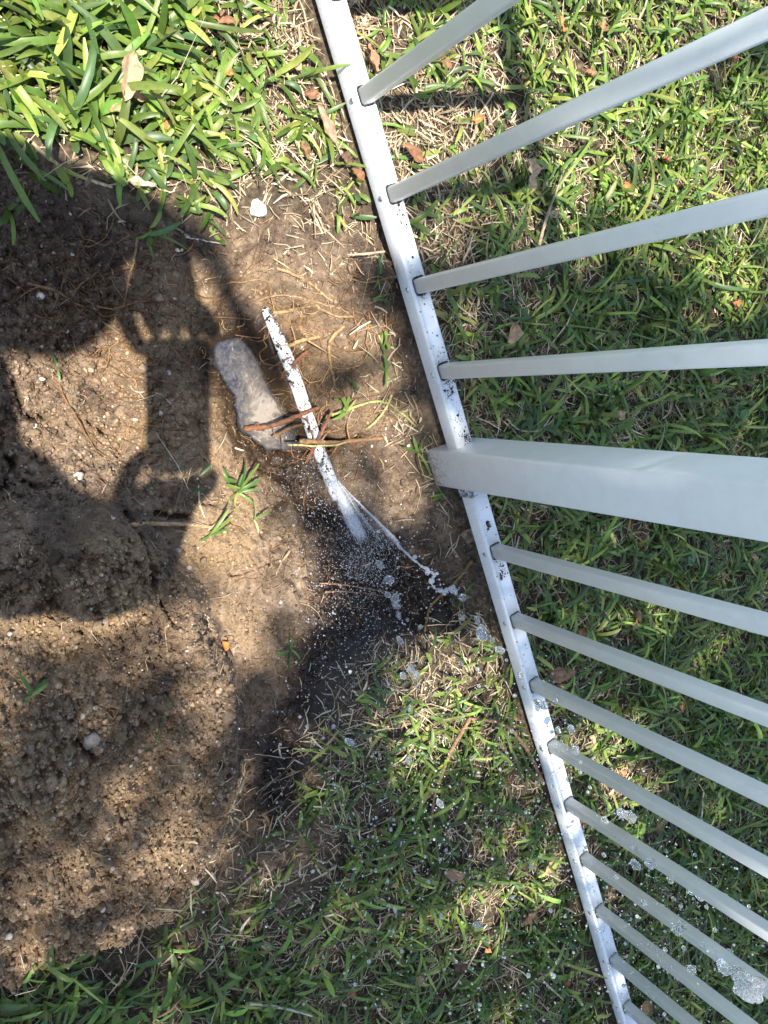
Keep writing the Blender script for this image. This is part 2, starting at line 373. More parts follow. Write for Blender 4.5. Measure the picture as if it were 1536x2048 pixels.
def land(x, y, detail=True):
    x = np.asarray(x, float); y = np.asarray(y, float)
    sd = poly_sd(x, y, DIRT); dirt = sstep(.015, -.015, sd + .012 * fbm(x * 28, y * 28, 3))
    h = .008 * fbm(x * 5, y * 5, 3)
    sm = poly_sd(x, y, MOUND) + .012 * fbm(x * 22, y * 22, 3)
    mound = sstep(.012, -.03, sm) * .06 + sstep(0, -.28, sm) * .05
    rid = fbm(x * 9 + 3, y * 9, 4)
    h = h + mound * (1 + .25 * rid)
    sl = poly_sd(x, y, LEFT) + .01 * fbm(x * 20, y * 20, 3)
    h = h - sstep(.008, -.075, sl) * .075
    h = h - .036 * np.exp(-(x / .075) ** 2 - ((y + .06) / .05) ** 2)
    c2 = gp(775, 545, .02); h = h + .040 * np.exp(-((x - c2[0]) / .034) ** 2 - ((y + .026) / .022) ** 2) * sstep(-.0115, -.020, y)
    h = h - dirt * .014
    cl = gp(212, 1135, .05); cd_ = np.hypot((x - cl[0]) / 1.15, y - cl[1]) + .012 * fbm(x * 30, y * 30, 3); h = h + .042 * sstep(.055, .034, cd_)
    # right bank sinks towards the trench
    spd = poly_sd(x, y, PUD); carve = ZW + np.where(spd < 0, 1.4, .78) * spd - .02 * sstep(.0, -.022, spd) + .017 * fbm(x * 26, y * 26, 4)
    h = smin(h, np.maximum(carve, -.13), .02)
    jd, _ = seg_dist(x, y, JET); h = smin(h, -.072 + .65 * jd + .008 * fbm(x * 30, y * 30, 3), .02)
    if detail:
        k = dirt * (.15 + .85 * sstep(-.004, .012, spd))
        r1 = fbm(x * 36, y * 36, 4); r2 = fbm(x * 120 + 9, y * 120, 3)
        wd, wi = worley(x * 75 + .6 * r1, y * 75 + .6 * r2); wd2, wi2 = worley(x * 150 + 5, y * 150 + .5 * r1)
        loose = np.clip(sstep(.0, -.03, sm) + .75 * sstep(0, -.03, sl) + .25, 0, 1)
        r3 = fbm(x * 330 + 4, y * 330, 2)
        h = h + k * (.018 * r1 + .011 * r2 + .0045 * r3) * (.5 + .5 * loose)
        h = h + k * loose * (.016 * (wi - .35) * sstep(.62, .3, wd) + .009 * (wi2 - .3) * sstep(.62, .3, wd2))
        for c in CRK:
            cd, _ = seg_dist(x + .004 * r2, y + .004 * r1, c); h = h - k * .022 * np.exp(-(cd / .0027) ** 2)
    pd, pz = seg_dist(x, y, PIPE)
    wgt = sstep(.032, .008, pd)
    h = h * (1 - wgt) + (pz - .0042 + .0095 * fbm(x * 55, y * 55, 3)) * wgt
    h = np.where(spd < -.004, np.minimum(h, ZW - .002 - .35 * np.clip(-spd - .004, 0, .04)), h)
    return h, dirt, sm, sl, spd, jd

def axis(lo, hi, fine, a, b):
    mid = np.arange(a, b, fine); L = [a]; s = fine
    while L[-1] > lo: s = min(s * 1.22, 30); L.append(L[-1] - s)
    Rr = [mid[-1]]; s = fine
    while Rr[-1] < hi: s = min(s * 1.22, 30); Rr.append(Rr[-1] + s)
    return np.concatenate([np.array(L[1:])[::-1], mid, np.array(Rr[1:])])
xs = axis(-150, 150, .0021, -.62, .52); ys = axis(-150, 150, .0021, -.72, .03)
GX, GY = np.meshgrid(xs, ys, indexing='ij')
Hh, dirt, sm, sl, spd, jd = land(GX, GY)
u, v = px_of(GX, GY)
clay_and_sun = np.clip(sstep(-.02, -.06, sm) * .42 + .9 * np.exp(-(spd / .07) ** 2) + .8 * np.exp(-(((u - 215) / 90) ** 2 + ((v - 1140) / 90) ** 2)) + .7 * np.exp(-(((u - 430) / 80) ** 2 + ((v - 1110) / 70) ** 2))  # also paints the sunlit clod lighter than the earth around it
               + .5 * sstep(.25, .6, fbm(GX * 8, GY * 8, 3) + .3), 0, 1)
humus_and_shade = np.clip(.85 * sstep(.075, .02, np.abs(poly_sd(GX, GY, DIRT))) * sstep(620, 520, v) * sstep(-.3, .2, fbm(GX * 17, GY * 17, 3) + .12) + .5 * np.exp(-((u - 760) / 110) ** 2 - ((v - 930) / 150) ** 2) + .35 * np.exp(-((u - 700) / 140) ** 2 - ((v - 620) / 200) ** 2) + .7 * np.exp(-((np.hypot(u - 212, v - 1140) - 120) / 35) ** 2) + sstep(.015, -.03, poly_sd(GX, GY, DARK)) + .75 * sstep(.1, .5, fbm(GX * 11 + 5, GY * 11, 4)) + sstep(.0, -.05, sl) * sstep(800, 560, v) * .55  # also paints in shade: upper left hollow and band along the rail
                + .9 * np.exp(-(((u - 275) / 60) ** 2 + ((v - 1290) / 60) ** 2)) + .9 * np.exp(-(((u - 530) / 70) ** 2 + ((v - 1600) / 130) ** 2)), 0, 1)  # ring term above darkens the soil round the painted sunlit clod
wet = np.clip(sstep(.012, -.03, poly_sd(GX, GY, WET) + .02 * fbm(GX * 24, GY * 24, 3)) + .95 * sstep(.055, .012, spd + .01 * fbm(GX * 40, GY * 40, 3)), 0, 1)
dbox = np.maximum(np.maximum(-1.15 - GX, GX - 2.0), np.maximum(-1.15 - GY, GY - 1.35)) + .12 * fbm(GX * 3, GY * 3, 3)
nx, ny = GX.shape; idx = np.arange(nx * ny).reshape(nx, ny)
F = np.stack([idx[:-1, :-1], idx[1:, :-1], idx[1:, 1:], idx[:-1, 1:]], -1).reshape(-1, 4)
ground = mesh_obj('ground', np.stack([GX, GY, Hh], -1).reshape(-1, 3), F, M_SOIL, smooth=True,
                  attrs=dict(lawn=1 - dirt, far=sstep(-.18, .12, dbox), clay_and_sun=clay_and_sun, humus_and_shade=humus_and_shade, wet=wet))
tag(ground, kind='structure')
def hz(x, y):
    """ground height by bilinear lookup in the sheet"""
    x = np.asarray(x, float); y = np.asarray(y, float)
    i = np.clip(np.searchsorted(xs, x) - 1, 0, nx - 2); j = np.clip(np.searchsorted(ys, y) - 1, 0, ny - 2)
    fx = (x - xs[i]) / (xs[i + 1] - xs[i]); fy = (y - ys[j]) / (ys[j + 1] - ys[j])
    return (Hh[i, j] * (1 - fx) + Hh[i + 1, j] * fx) * (1 - fy) + (Hh[i, j + 1] * (1 - fx) + Hh[i + 1, j + 1] * fx) * fy
def hz_at(p): return float(hz(np.array([p[0]]), np.array([p[1]]))[0])
def on_ground(px, py, lift=0.):
    """pixel -> the point of the ground sheet seen there"""
    z = 0.
    for _ in range(6):
        p = gp(px, py, z); z = hz_at(p) + lift
    return gp(px, py, z)

# puddle
pp = np.concatenate([np.linspace(a_, b_, 6, endpoint=False) for a_, b_ in zip(PUD[:, :2], np.roll(PUD[:, :2], -1, 0))]); c0 = pp.mean(0); pp2 = c0 + (pp - c0) * 1.5
t_ = []
for r in np.linspace(0, 1, 36): t_.append(c0 + (pp2 - c0) * r)
Vp = np.concatenate(t_); k = len(pp2)
Vp = np.concatenate([Vp, np.zeros((len(Vp), 1)) + ZW], 1); Vp[:, 2] += .0006 * fbm(Vp[:, 0] * 60, Vp[:, 1] * 60, 2)
i = np.arange(1, 35)[:, None] * k; j = np.arange(k)[None]; j2 = (j + 1) % k
pu, pv = px_of(Vp[:, 0], Vp[:, 1], ZW)
plume = np.clip(np.exp(-(((pu - 535) / 42) ** 2 + ((pv - 838) / 52) ** 2)) + .5 * np.exp(-(((pu - 508) / 28) ** 2 + ((pv - 765) / 42) ** 2)) + .2 * np.exp(-(((pu - 478) / 25) ** 2 + ((pv - 715) / 25) ** 2)), 0, 1)
tag(mesh_obj('puddle_water', Vp, [np.stack([i + j, i + k + j, i + k + j2, i + j2], -1).reshape(-1, 4)[:, ::-1], np.stack([j[0] * 0, k + j[0], k + j2[0]], -1)[:, ::-1]], M_PUDDLE, smooth=True, attrs=dict(plume=plume, depth=np.clip(ZW - hz(Vp[:, 0], Vp[:, 1]), 0, .05))), kind='structure')

Vb = []; Fb = []; nb_ = 0; A = Acc()
for _ in range(90):
    q = pp[random.randrange(len(pp))] + (c0 - pp[random.randrange(len(pp))]) * 0; f = random.random() ** 2 * .9; q = q + (c0 - q) * f; r_ = math.exp(random.gauss(math.log(.0009), .5))
    A.add(ICO2[0] * np.array([1, 1, .5]) * r_ + [q[0], q[1], ZW + .0004], ICO2[1])
for bx_, by_, r_ in ((491, 792, .0042), (549, 830, .003), (556, 829, .002), (480, 836, .0025)):
    q = gp(bx_, by_, ZW); A.add(ICO3[0] * np.array([1, 1, .5]) * r_ + [q[0], q[1], ZW], ICO3[1])
tag(A.build('water_bubbles', mat_water_drop('bubble_film', .06), smooth=True, tint=False), 'clear bubbles floating on the murky puddle', 'bubbles', kind='stuff')

# ------------------------------------------------------------------ fence
D = .105; RZ0, RZ1 = .012, .0367; RH = .01235
fence = empty('metal_fence', (0, 0, 0), 'white painted metal picket fence with square post standing along the lawn', 'fence')
pick_x = [s * (1.174 + n) * D for s in (-1, 1) for n in range(16)]
END = (1.174 * 2 + 15) * D
def rail(name, z0, z1, x0, x1, slots):
    """a hollow square rail with a punched slot for every picket"""
    zc = (z0 + z1) / 2; hz_ = (z1 - z0) / 2
    outer = rrect(RH, hz_, .0028); inner = rrect(RH - .0018, hz_ - .0018, .0012)
    for p in (outer, inner): p[:, 1] += zc
    n = len(outer); Vo, Fo = prism(outer, 'x', x0, x1); Vi, Fi = prism(inner, 'x', x0, x1)
    j = np.arange(n); j2 = (j + 1) % n
    V = np.concatenate([Vo, Vi]); Fq = np.concatenate([Fo[0][:, ::-1], Fi[0] + 2 * n, np.stack([j2, j, 2 * n + j, 2 * n + j2], 1), np.stack([n + j, n + j2, 3 * n + j2, 3 * n + j], 1)])
    o = mesh_obj(name, V, Fq, M_PAINT, smooth=False)
    bm = bmesh.new(); bm.from_mesh(o.data); bmesh.ops.recalc_face_normals(bm, faces=bm.faces); bm.to_mesh(o.data); bm.free()
    A = Acc()
    for x in slots:
        V, Fc = prism(rrect(.0112, .0094, .0045) + [x, .0012], 'z', z1 - .006, z1 + .006); A.add(V, Fc)
    cut = A.build('cutter', M_PAINT, tint=False)
    bm = bmesh.new(); bm.from_mesh(cut.data); bmesh.ops.recalc_face_normals(bm, faces=bm.faces); bm.to_mesh(cut.data); bm.free()
    md = o.modifiers.new('b', 'BOOLEAN'); md.object = cut; md.operation = 'DIFFERENCE'; md.solver = 'EXACT'
    me = bpy.data.meshes.new_from_object(o.evaluated_get(bpy.context.evaluated_depsgraph_get()))
    o.modifiers.clear(); old = o.data; o.data = me; bpy.data.meshes.remove(old); cm = cut.data; bpy.data.objects.remove(cut); bpy.data.meshes.remove(cm)
    o.parent = fence; return o
PW = .0262
rails = []
for x0, x1 in ((-END + PW - .004, -PW + .004), (PW - .004, END - PW + .004)):
    sx = [x for x in pick_x if x0 < x < x1]
    rails.append(rail('bottom_rail', RZ0, RZ1, x0, x1, sx))
    tp = prism(rrect(RH, RH, .0028) + [0, .815], 'x', x0, x1); mesh_obj('top_rail', *tp, M_PAINT, fence)
V, Fk = prism(rrect(.0089, .0076, .0032, 4), 'z', RZ0 + .006, .81)
pm = None
for x in pick_x:
    if pm is None:
        o = mesh_obj('picket', V, Fk, M_PAINT, fence, smooth=False); pm = o.data
    else:
        o = bpy.data.objects.new('picket', pm); COL.objects.link(o); o.parent = fence
    o.location = (x, .0012, 0)
V, Fk = prism(rrect(PW, PW, .004, 4), 'z', -.25, .90); Vc, Fc = prism(rrect(PW + .003, PW + .003, .005, 4), 'z', .87, .908)
Vc[len(Vc) // 2:, :2] *= .8
pmesh = cmesh = None
for x in (-END, 0, END):
    if pmesh is None:
        o = mesh_obj('post', V, Fk, M_PAINT, fence); pmesh = o.data; c = mesh_obj('post_cap', Vc, Fc, M_PAINT, o); cmesh = c.data
    else:
        o = bpy.data.objects.new('post', pmesh); COL.objects.link(o); o.parent = fence
        c = bpy.data.objects.new('post_cap', cmesh); COL.objects.link(c); c.parent = o
    o.location = (x, .0026, 0)
V, Fk = prism(rrect(RH + .0016, .01395, .003) + [0, (RZ0 + RZ1) / 2], 'x', PW + .0005, PW + .0145)
mesh_obj('rail_bracket', V, Fk, M_BRACK, fence)
# screws: a dome head with a recessed slot in front of each picket
bm = bmesh.new(); bmesh.ops.create_uvsphere(bm, u_segments=12, v_segments=8, radius=.0033)
bmesh.ops.delete(bm, geom=[v for v in bm.verts if v.co.z < -1e-5], context='VERTS')
for v_ in bm.verts:
    v_.co.z *= .62
    if abs(v_.co.x) < .0009 and v_.co.z > .001: v_.co.z -= .0006
    v_.co = Vector((v_.co.x, -v_.co.z, v_.co.y))
sm_ = bpy.data.meshes.new('screw'); bm.to_mesh(sm_); bm.free(); sm_.materials.append(M_STEEL)
for x in pick_x:
    o = bpy.data.objects.new('screw', sm_); COL.objects.link(o); o.parent = rails[0] if x < 0 else rails[1]; o.location = (x + .0006, -RH, .0283); o.rotation_euler = (0, random.uniform(0, 3), 0)
# soil spilt on the rail
def specks(x0, x1, n, clump, parent):
    cx = []; 
    for _ in range(n):
        if random.random() < .8 and clump:
            c = random.choice(clump); p = (random.gauss(c[0], c[2]), random.gauss(c[1], c[2] * .6))
        else: p = (random.uniform(x0, x1), random.uniform(-.010, .0115))
        if abs(p[1]) < .0118 and abs(p[0]) > PW and not any(abs(p[0] - q) < .0105 and abs(p[1]) < .009 for q in pick_x): cx.append((p[0], p[1], RZ1 + .0003))
    cx = np.array(cx); r = np.exp(rng.normal(-7.35, .5, len(cx)))
    V, Ff = scatter_balls(cx, r, ICO1, (.5, 1.1), .35); V[:, 2] = RZ1 + np.maximum((V[:, 2] - RZ1) * .7, -.0002)
    o = mesh_obj('soil_specks', V, Ff, M_CRUMB, parent, tint=np.tile((.05, .038, .03), (len(V), 1))); o['kind'] = 'stuff'
specks(-.36, -.03, 560, [(-.128, .001, .008), (-.118, .002, .010), (-.335, .004, .007), (-.105, .003, .006), (-.095, .0, .006), (-.062, .003, .005), (-.035, .003, .006), (-.036, .005, .005), (-.40, .006, .012), (-.31, .002, .006), (-.22, .0, .004)], rails[0])
specks(.04, .9, 240, [(.086, 0, .004), (.16, -.003, .002), (.15, .0, .006)], rails[1])

# ------------------------------------------------------------------ grass
GMAP = cellmap(['998521 567887', '997532 568999', '257543 456899', '002211 456899', '000000 378999', '000001 278999', '000000 268999', '000101 158899', '000000 158899', '000000 158899',
                '000002 346899', '000015 676899', '000026 776789', '000136 776789', '002456 777789', '998887 777789'])
TMAP = cellmap(['224799 965556', '346799 965445', '135688 877655', '000114 898655', '000000 587555', '000000 487555', '000000 487655', '000100 265555', '000000 155555', '000000 135555',
                '000004 565555', '000025 766655', '000145 556655', '000245 566655', '003766 556655', '334444 555555'])
def blades(bx, by, bz, phi, el, L, W, curl, tint, K=5, fold=.35):
    """all blades at once: K+1 rings of three points, folded on the midrib, blunt at the tip"""
    n = len(bx); t = np.linspace(0, 1, K + 1)[None]
    e = el[:, None] - curl[:, None] * t
    ds = L[:, None] / K
    hx = np.cumsum(np.concatenate([np.zeros((n, 1)), np.cos(e[:, :-1]) * ds], 1), 1); hz__ = np.cumsum(np.concatenate([np.zeros((n, 1)), np.sin(e[:, :-1]) * ds], 1), 1)
    sway = rng.normal(0, .25, (n, 1)) * t * t * L[:, None]
    prof = np.array([.6, .86, .96, 1, .9, .34]) if K == 5 else np.array([.6, 1, .95, .3]) if K == 3 else np.array([.75, 1, .35])
    cp, sp = np.cos(phi)[:, None], np.sin(phi)[:, None]
    X = bx[:, None] + hx * cp - sway * sp; Y = by[:, None] + hx * sp + sway * cp; Z = bz[:, None] + hz__
    wd = W[:, None] * .5 * prof[None]; roll = rng.normal(0, .45, (n, 1))
    px_, py_, pz_ = -sp * np.cos(roll), cp * np.cos(roll), np.sin(roll)
    up = np.cos(e); ux, uy, uz = -np.sin(e) * cp, -np.sin(e) * sp, up
    V = np.empty((n, K + 1, 3, 3))
    for s, q in ((-1, 0), (1, 2)):
        V[:, :, q, 0] = X + s * wd * px_ + fold * wd * ux; V[:, :, q, 1] = Y + s * wd * py_ + fold * wd * uy; V[:, :, q, 2] = Z + s * wd * pz_ + fold * wd * uz
    V[:, :, 1, 0] = X; V[:, :, 1, 1] = Y; V[:, :, 1, 2] = Z
    V = V.reshape(n, -1, 3); a = np.arange(K)[:, None] * 3 + np.arange(2)[None]; a = a.ravel()
    f = np.stack([a, a + 1, a + 4, a + 3], 1)
    Fq = (f[None] + (np.arange(n) * (K + 1) * 3)[:, None, None]).reshape(-1, 4)
    return V.reshape(-1, 3), Fq, np.repeat(tint, (K + 1) * 3, 0)
def green(n, shade_u=None):
    a = np.array([.085, .140, .024]); b = np.array([.145, .205, .036]); c = np.array([.23, .26, .06]); d = np.array([.058, .105, .030])
    r = rng.random((n, 1)); out = np.where(r < .40, a, np.where(r < .72, b, np.where(r < .84, c, d)))
    return out * np.exp(rng.normal(.17, .28, (n, 1))) * (1 + rng.normal(0, .06, (n, 3)))
RX0, RX1, RY0, RY1 = -1.15, 2.0, -1.15, 1.35
nt_ = 30000
x = np.concatenate([rng.uniform(RX0, RX1, nt_), rng.uniform(-.75, -.25, 1100)]); y = np.concatenate([rng.uniform(RY0, RY1, nt_), rng.uniform(-.5, .02, 1100)]); nt_ = len(x)
u, v = px_of(x, y); dens = GMAP(u, v)
out_ = (u < -150) | (u > 1700) | (v < -150) | (v > 2200)
keep = rng.random(nt_) < dens ** 1.3 * (.55 + .6 * (fbm(x * 9, y * 9, 3) + .5)) * np.where(out_, .3, 1)
sd_ = poly_sd(x, y, DIRT); keep &= (sd_ > -.02) | (dens > .05)
soak = poly_sd(x, y, SOAK) + .02 * fbm(x * 20, y * 20, 2); keep &= soak > -.004
wc = gp(515, 417, .0); keep &= np.hypot(x - wc[0], y - wc[1]) > .042
keep &= ~((np.abs(y) < .02) & (x > -2) & (x < 2))
x, y, u, v = x[keep], y[keep], u[keep], v[keep]
B = [[] for _ in range(3)]
bx, by, ph, el, LL, WW, cu = [], [], [], [], [], [], []
nb = rng.integers(3, 6, len(x)); ax = rng.uniform(0, 2 * np.pi, len(x))
ti = np.repeat(np.arange(len(x)), nb); side = np.concatenate([np.arange(k) % 2 for k in nb]); rank = np.concatenate([np.arange(k) for k in nb])
n = len(ti); bx = x[ti] + rng.normal(0, .004, n); by = y[ti] + rng.normal(0, .004, n)
ph = ax[ti] + side * np.pi + rng.normal(0, .45, n)
lush = GMAP(u, v)[ti]; topleft = np.exp(-((u[ti] - 150) / 350) ** 2 - ((v[ti] - 150) / 260) ** 2)
LL = np.exp(rng.normal(np.log(.028), .42, n)) * (.75 + .35 * lush + .2 * topleft); LL = np.clip(LL, .01, .10)
WW = np.clip(rng.normal(.0054, .0012, n), .0024, .0085) * (.9 + .5 * topleft)
el = np.clip(rng.normal(.62, .33, n), .05, 1.35); cu = np.clip(rng.normal(.85, .5, n), -.2, 2.2)
bz = hz(bx, by) + rng.uniform(.0, .012, n)
# keep blades from passing through the rail and the pickets
tipx = bx + .8 * LL * np.cos(ph); tipy = by + .8 * LL * np.sin(ph)
ok = ~((np.minimum(by, tipy) < .016) & (np.maximum(by, tipy) > -.016)) | (rng.random(n) < .03)
tint = green(n)
r = [a[ok] for a in (bx, by, bz, ph, el, LL, WW, cu)]
V, Fq, T = blades(*r[:2], r[2], r[3], r[4], r[5], r[6], r[7], tint[ok])
gz = hz(V[:, 0], V[:, 1]) + .0015; V[:, 2] = np.maximum(V[:, 2], gz + .001 * rng.random(len(V)))
tag(mesh_obj('lawn_grass', V, Fq, M_GRASS, tint=T, smooth=True), 'broad bladed green lawn grass growing on both sides of the white fence', 'grass', kind='stuff')
print('blades', len(V) // 18)

# thatch: dry straw between the blades
nt_ = 330000
x = rng.uniform(RX0, RX1, nt_); y = rng.uniform(RY0, RY1, nt_); u, v = px_of(x, y)
out_ = (u < -150) | (u > 1700) | (v < -150) | (v > 2200)
keep = rng.random(nt_) < TMAP(u, v) * (.5 + .9 * (fbm(x * 14 + 3, y * 14, 3) + .45)) * np.where(out_, .15, 1)
keep &= (np.abs(y) > .016); keep &= (poly_sd(x, y, SOAK) + .02 * fbm(x * 20, y * 20, 2) > -.004) | (rng.random(nt_) < .1)
x, y = x[keep], y[keep]; n = len(x)
ph = rng.uniform(0, 2 * np.pi, n); LL = np.exp(rng.normal(np.log(.016), .5, n)); WW = np.clip(np.exp(rng.normal(np.log(.0013), .4, n)), .0005, .0036)
tc = np.array([[.46, .36, .23], [.60, .50, .34], [.33, .24, .14], [.22, .15, .09]])[rng.choice(4, n, p=[.4, .25, .22, .13])] * np.exp(rng.normal(0, .2, (n, 1)))
tipx = x + LL * np.cos(ph); tipy = y + LL * np.sin(ph); ok = ~((np.minimum(y, tipy) < .014) & (np.maximum(y, tipy) > -.014))
x, y, ph, LL, WW, tc = (a[ok] for a in (x, y, ph, LL, WW, tc)); n = len(x)
V, Fq, T = blades(x, y, hz(x, y) + .012 * rng.random(n) ** 2, ph, rng.normal(.12, .25, n), LL, WW, rng.normal(.25, .5, n), tc, K=2, fold=.2)
V[:, 2] = np.maximum(V[:, 2], hz(V[:, 0], V[:, 1]) + .0008)
tag(mesh_obj('dry_thatch', V, Fq, M_STRAW, tint=T), 'pale dry straw thatch lying between the grass blades', 'thatch', kind='stuff')

TAN = (.36, .22, .105); RED = (.19, .085, .045); BRN = (.19, .105, .052); PAL = (.52, .41, .25); GRN = (.36, .36, .13)
# ------------------------------------------------------------------ soil crumbs, straw bits and hair roots in the dug earth
def dirt_points(n, wfun):
    x = rng.uniform(-.75, .6, n); y = rng.uniform(-.9, .02, n); sd_ = poly_sd(x, y, DIRT); u, v = px_of(x, y)
    k = (sd_ < .0) & (rng.random(n) < wfun(x, y, u, v)); x, y = x[k], y[k]
    q = (poly_sd(x, y, PUD) > .004); pd, _ = seg_dist(x, y, PIPE); q &= pd > .014; return x[q], y[q]
def loosew(x, y, u, v):
    return np.clip(.25 + .75 * sstep(.01, -.03, poly_sd(x, y, MOUND)) + .75 * sstep(.01, -.03, poly_sd(x, y, LEFT)) * sstep(.45, -.1, fbm(x * 9, y * 9, 2)), 0, 1)
def pick(Aa, x, y):
    i_ = np.clip(np.searchsorted(xs, x), 0, nx - 1); j_ = np.clip(np.searchsorted(ys, y), 0, ny - 1); return Aa[i_, j_]
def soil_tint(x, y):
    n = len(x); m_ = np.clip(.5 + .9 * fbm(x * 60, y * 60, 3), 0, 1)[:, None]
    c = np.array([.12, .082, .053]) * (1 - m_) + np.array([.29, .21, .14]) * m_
    k_ = pick(clay_and_sun, x, y)[:, None]; c = c * (1 - .8 * k_) + np.array([.33, .225, .122]) * .8 * k_
    k_ = pick(humus_and_shade, x, y)[:, None] * .8; c = c * (1 - k_) + np.array([.06, .042, .031]) * k_
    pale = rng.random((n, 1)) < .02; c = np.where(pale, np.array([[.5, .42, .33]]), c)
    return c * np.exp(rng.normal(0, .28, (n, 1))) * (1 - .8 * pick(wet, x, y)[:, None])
OCT = (np.array([[1, 0, 0], [-1, 0, 0], [0, 1, 0], [0, -1, 0], [0, 0, 1], [0, 0, -1.]]), np.array([[0, 2, 4], [2, 1, 4], [1, 3, 4], [3, 0, 4], [2, 0, 5], [1, 2, 5], [3, 1, 5], [0, 3, 5]]))
x, y = dirt_points(260000, loosew); n = len(x); r = np.clip(np.exp(rng.normal(np.log(.00125), .42, n)), .0006, .004)
big = r > .0019; print('crumbs', n, big.sum())
for nm_, q, bs in (('soil_crumbs', big, ICO1), ('soil_grit', ~big, OCT)):
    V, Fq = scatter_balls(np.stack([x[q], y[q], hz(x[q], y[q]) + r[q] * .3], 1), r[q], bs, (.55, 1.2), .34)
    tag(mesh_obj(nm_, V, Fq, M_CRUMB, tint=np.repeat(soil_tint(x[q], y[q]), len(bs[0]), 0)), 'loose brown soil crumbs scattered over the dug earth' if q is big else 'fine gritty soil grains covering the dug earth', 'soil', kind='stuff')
x, y = dirt_points(1100, loosew); n = len(x)
r = np.clip(np.exp(rng.normal(np.log(.0045), .4, n)), .0025, .011); ct = soil_tint(x, y) * .9
V, Fq = scatter_balls(np.stack([x, y, hz(x, y) + r * .05], 1), r, ICO2, (.45, 1.1), .36)
tag(mesh_obj('soil_lumps', V, Fq, M_CRUMB, tint=np.repeat(ct, 42, 0)), 'rounded lumps of brown earth lying among the crumbs', 'soil', kind='stuff')
x, y = dirt_points(6500, lambda x, y, u, v: .35 + .4 * (fbm(x * 12, y * 12, 2) > .05)); n = len(x)
V, Fq, T = blades(x, y, hz(x, y) + .002, rng.uniform(0, 6.28, n), rng.normal(.1, .2, n), np.exp(rng.normal(np.log(.006), .5, n)), np.exp(rng.normal(np.log(.00065), .35, n)), rng.normal(.2, .4, n),
                  np.array([[.36, .26, .16], [.22, .14, .08], [.55, .46, .34]])[rng.choice(3, n, p=[.45, .4, .15])], K=3, fold=.2)
V[:, 2] = np.maximum(V[:, 2], hz(V[:, 0], V[:, 1]) + .0006)
tag(mesh_obj('straw_bits', V, Fq, M_STRAW, tint=T), 'tiny straw and root scraps littering the brown soil', 'litter', kind='stuff')
A = Acc()
x, y = dirt_points(3600, lambda x, y, u, v: np.clip(.2 + .8 * np.exp(-((u - 300) / 150) ** 2 - ((v - 600) / 240) ** 2) + .6 * np.exp(-((u - 680) / 130) ** 2 - ((v - 680) / 160) ** 2) + .3 * (v > 1100), 0, 1) * .8)
for a_, b_ in zip(x, y):
    L = math.exp(random.gauss(math.log(.030), .5)); th = random.uniform(0, 6.28); m_ = 6; P = []; cx, cy = a_, b_
    for i_ in range(m_):
        P.append((cx, cy)); th += random.gauss(0, .55); cx += L / m_ * math.cos(th); cy += L / m_ * math.sin(th)
    P = np.array(P); P = np.concatenate([P, (hz(P[:, 0], P[:, 1]) + .0008 + .003 * rng.random(m_) * (rng.random() < .5))[:, None]], 1)
    c = random.choice([(.36, .23, .11), (.24, .14, .065), (.48, .36, .21), (.17, .10, .05)])
    V, Fk = tube(P, np.linspace(random.uniform(.0004, .00095), .00025, m_), 4, False); A.add(V, Fk, c)
tag(A.build('hair_roots', M_ROOT), 'fine tangled hair roots hanging out of the dug soil', 'roots', kind='stuff')

A = Acc()
for (u0, v0, su, sv, n_, th0, ln) in ((640, 660, 60, 70, 44, .4, .055), (660, 590, 60, 40, 26, .3, .06), (700, 760, 50, 60, 30, 1.2, .045), (650, 870, 45, 35, 26, .1, .05), (720, 870, 60, 30, 20, .2, .05), (270, 600, 110, 90, 60, .8, .06),
                                      (300, 830, 70, 90, 34, 1.2, .05), (150, 640, 90, 60, 26, .5, .06), (420, 560, 40, 60, 16, 1.3, .045), (640, 1280, 40, 60, 16, 1.3, .04), (560, 1150, 50, 60, 12, .8, .04), (760, 640, 30, 60, 14, 1.1, .04)):
    for _ in range(n_):
        p = gp(random.gauss(u0, su), random.gauss(v0, sv)); th = random.gauss(th0, .8) - .4; L = ln * math.exp(random.gauss(0, .45)); m_ = 12; Q = []; q = p[:2].copy(); kq = random.gauss(0, .2)
        for _i in range(m_):
            Q.append(q.copy()); th += kq + random.gauss(0, .32); q = q + L / m_ * np.array([math.cos(th), math.sin(th)])
        Q = np.array(Q); arch = .005 * random.random() ** 2 * np.sin(np.linspace(0, np.pi, m_))
        r0 = math.exp(random.gauss(math.log(.00075), .35)); z_ = hz(Q[:, 0], Q[:, 1]); z_ = np.maximum(z_, np.convolve(np.pad(z_, 2, 'edge'), np.ones(5) / 5, 'valid')) + r0 * .5 + arch
        if poly_sd(Q[:, 0], Q[:, 1], DIRT).max() > 0: continue
        V, Fk = tube(np.concatenate([Q, z_[:, None]], 1), np.linspace(r0, r0 * .4, m_), 5, False); A.add(V, Fk, np.array(random.choice([(.27, .16, .075), BRN, (.24, .135, .062), (.17, .09, .045)])) * random.uniform(.7, 1.2))
tag(A.build('fine_roots', M_ROOT, smooth=True), 'tangle of thin brown roots spread over the dug bank and shaded soil', 'roots', kind='stuff')

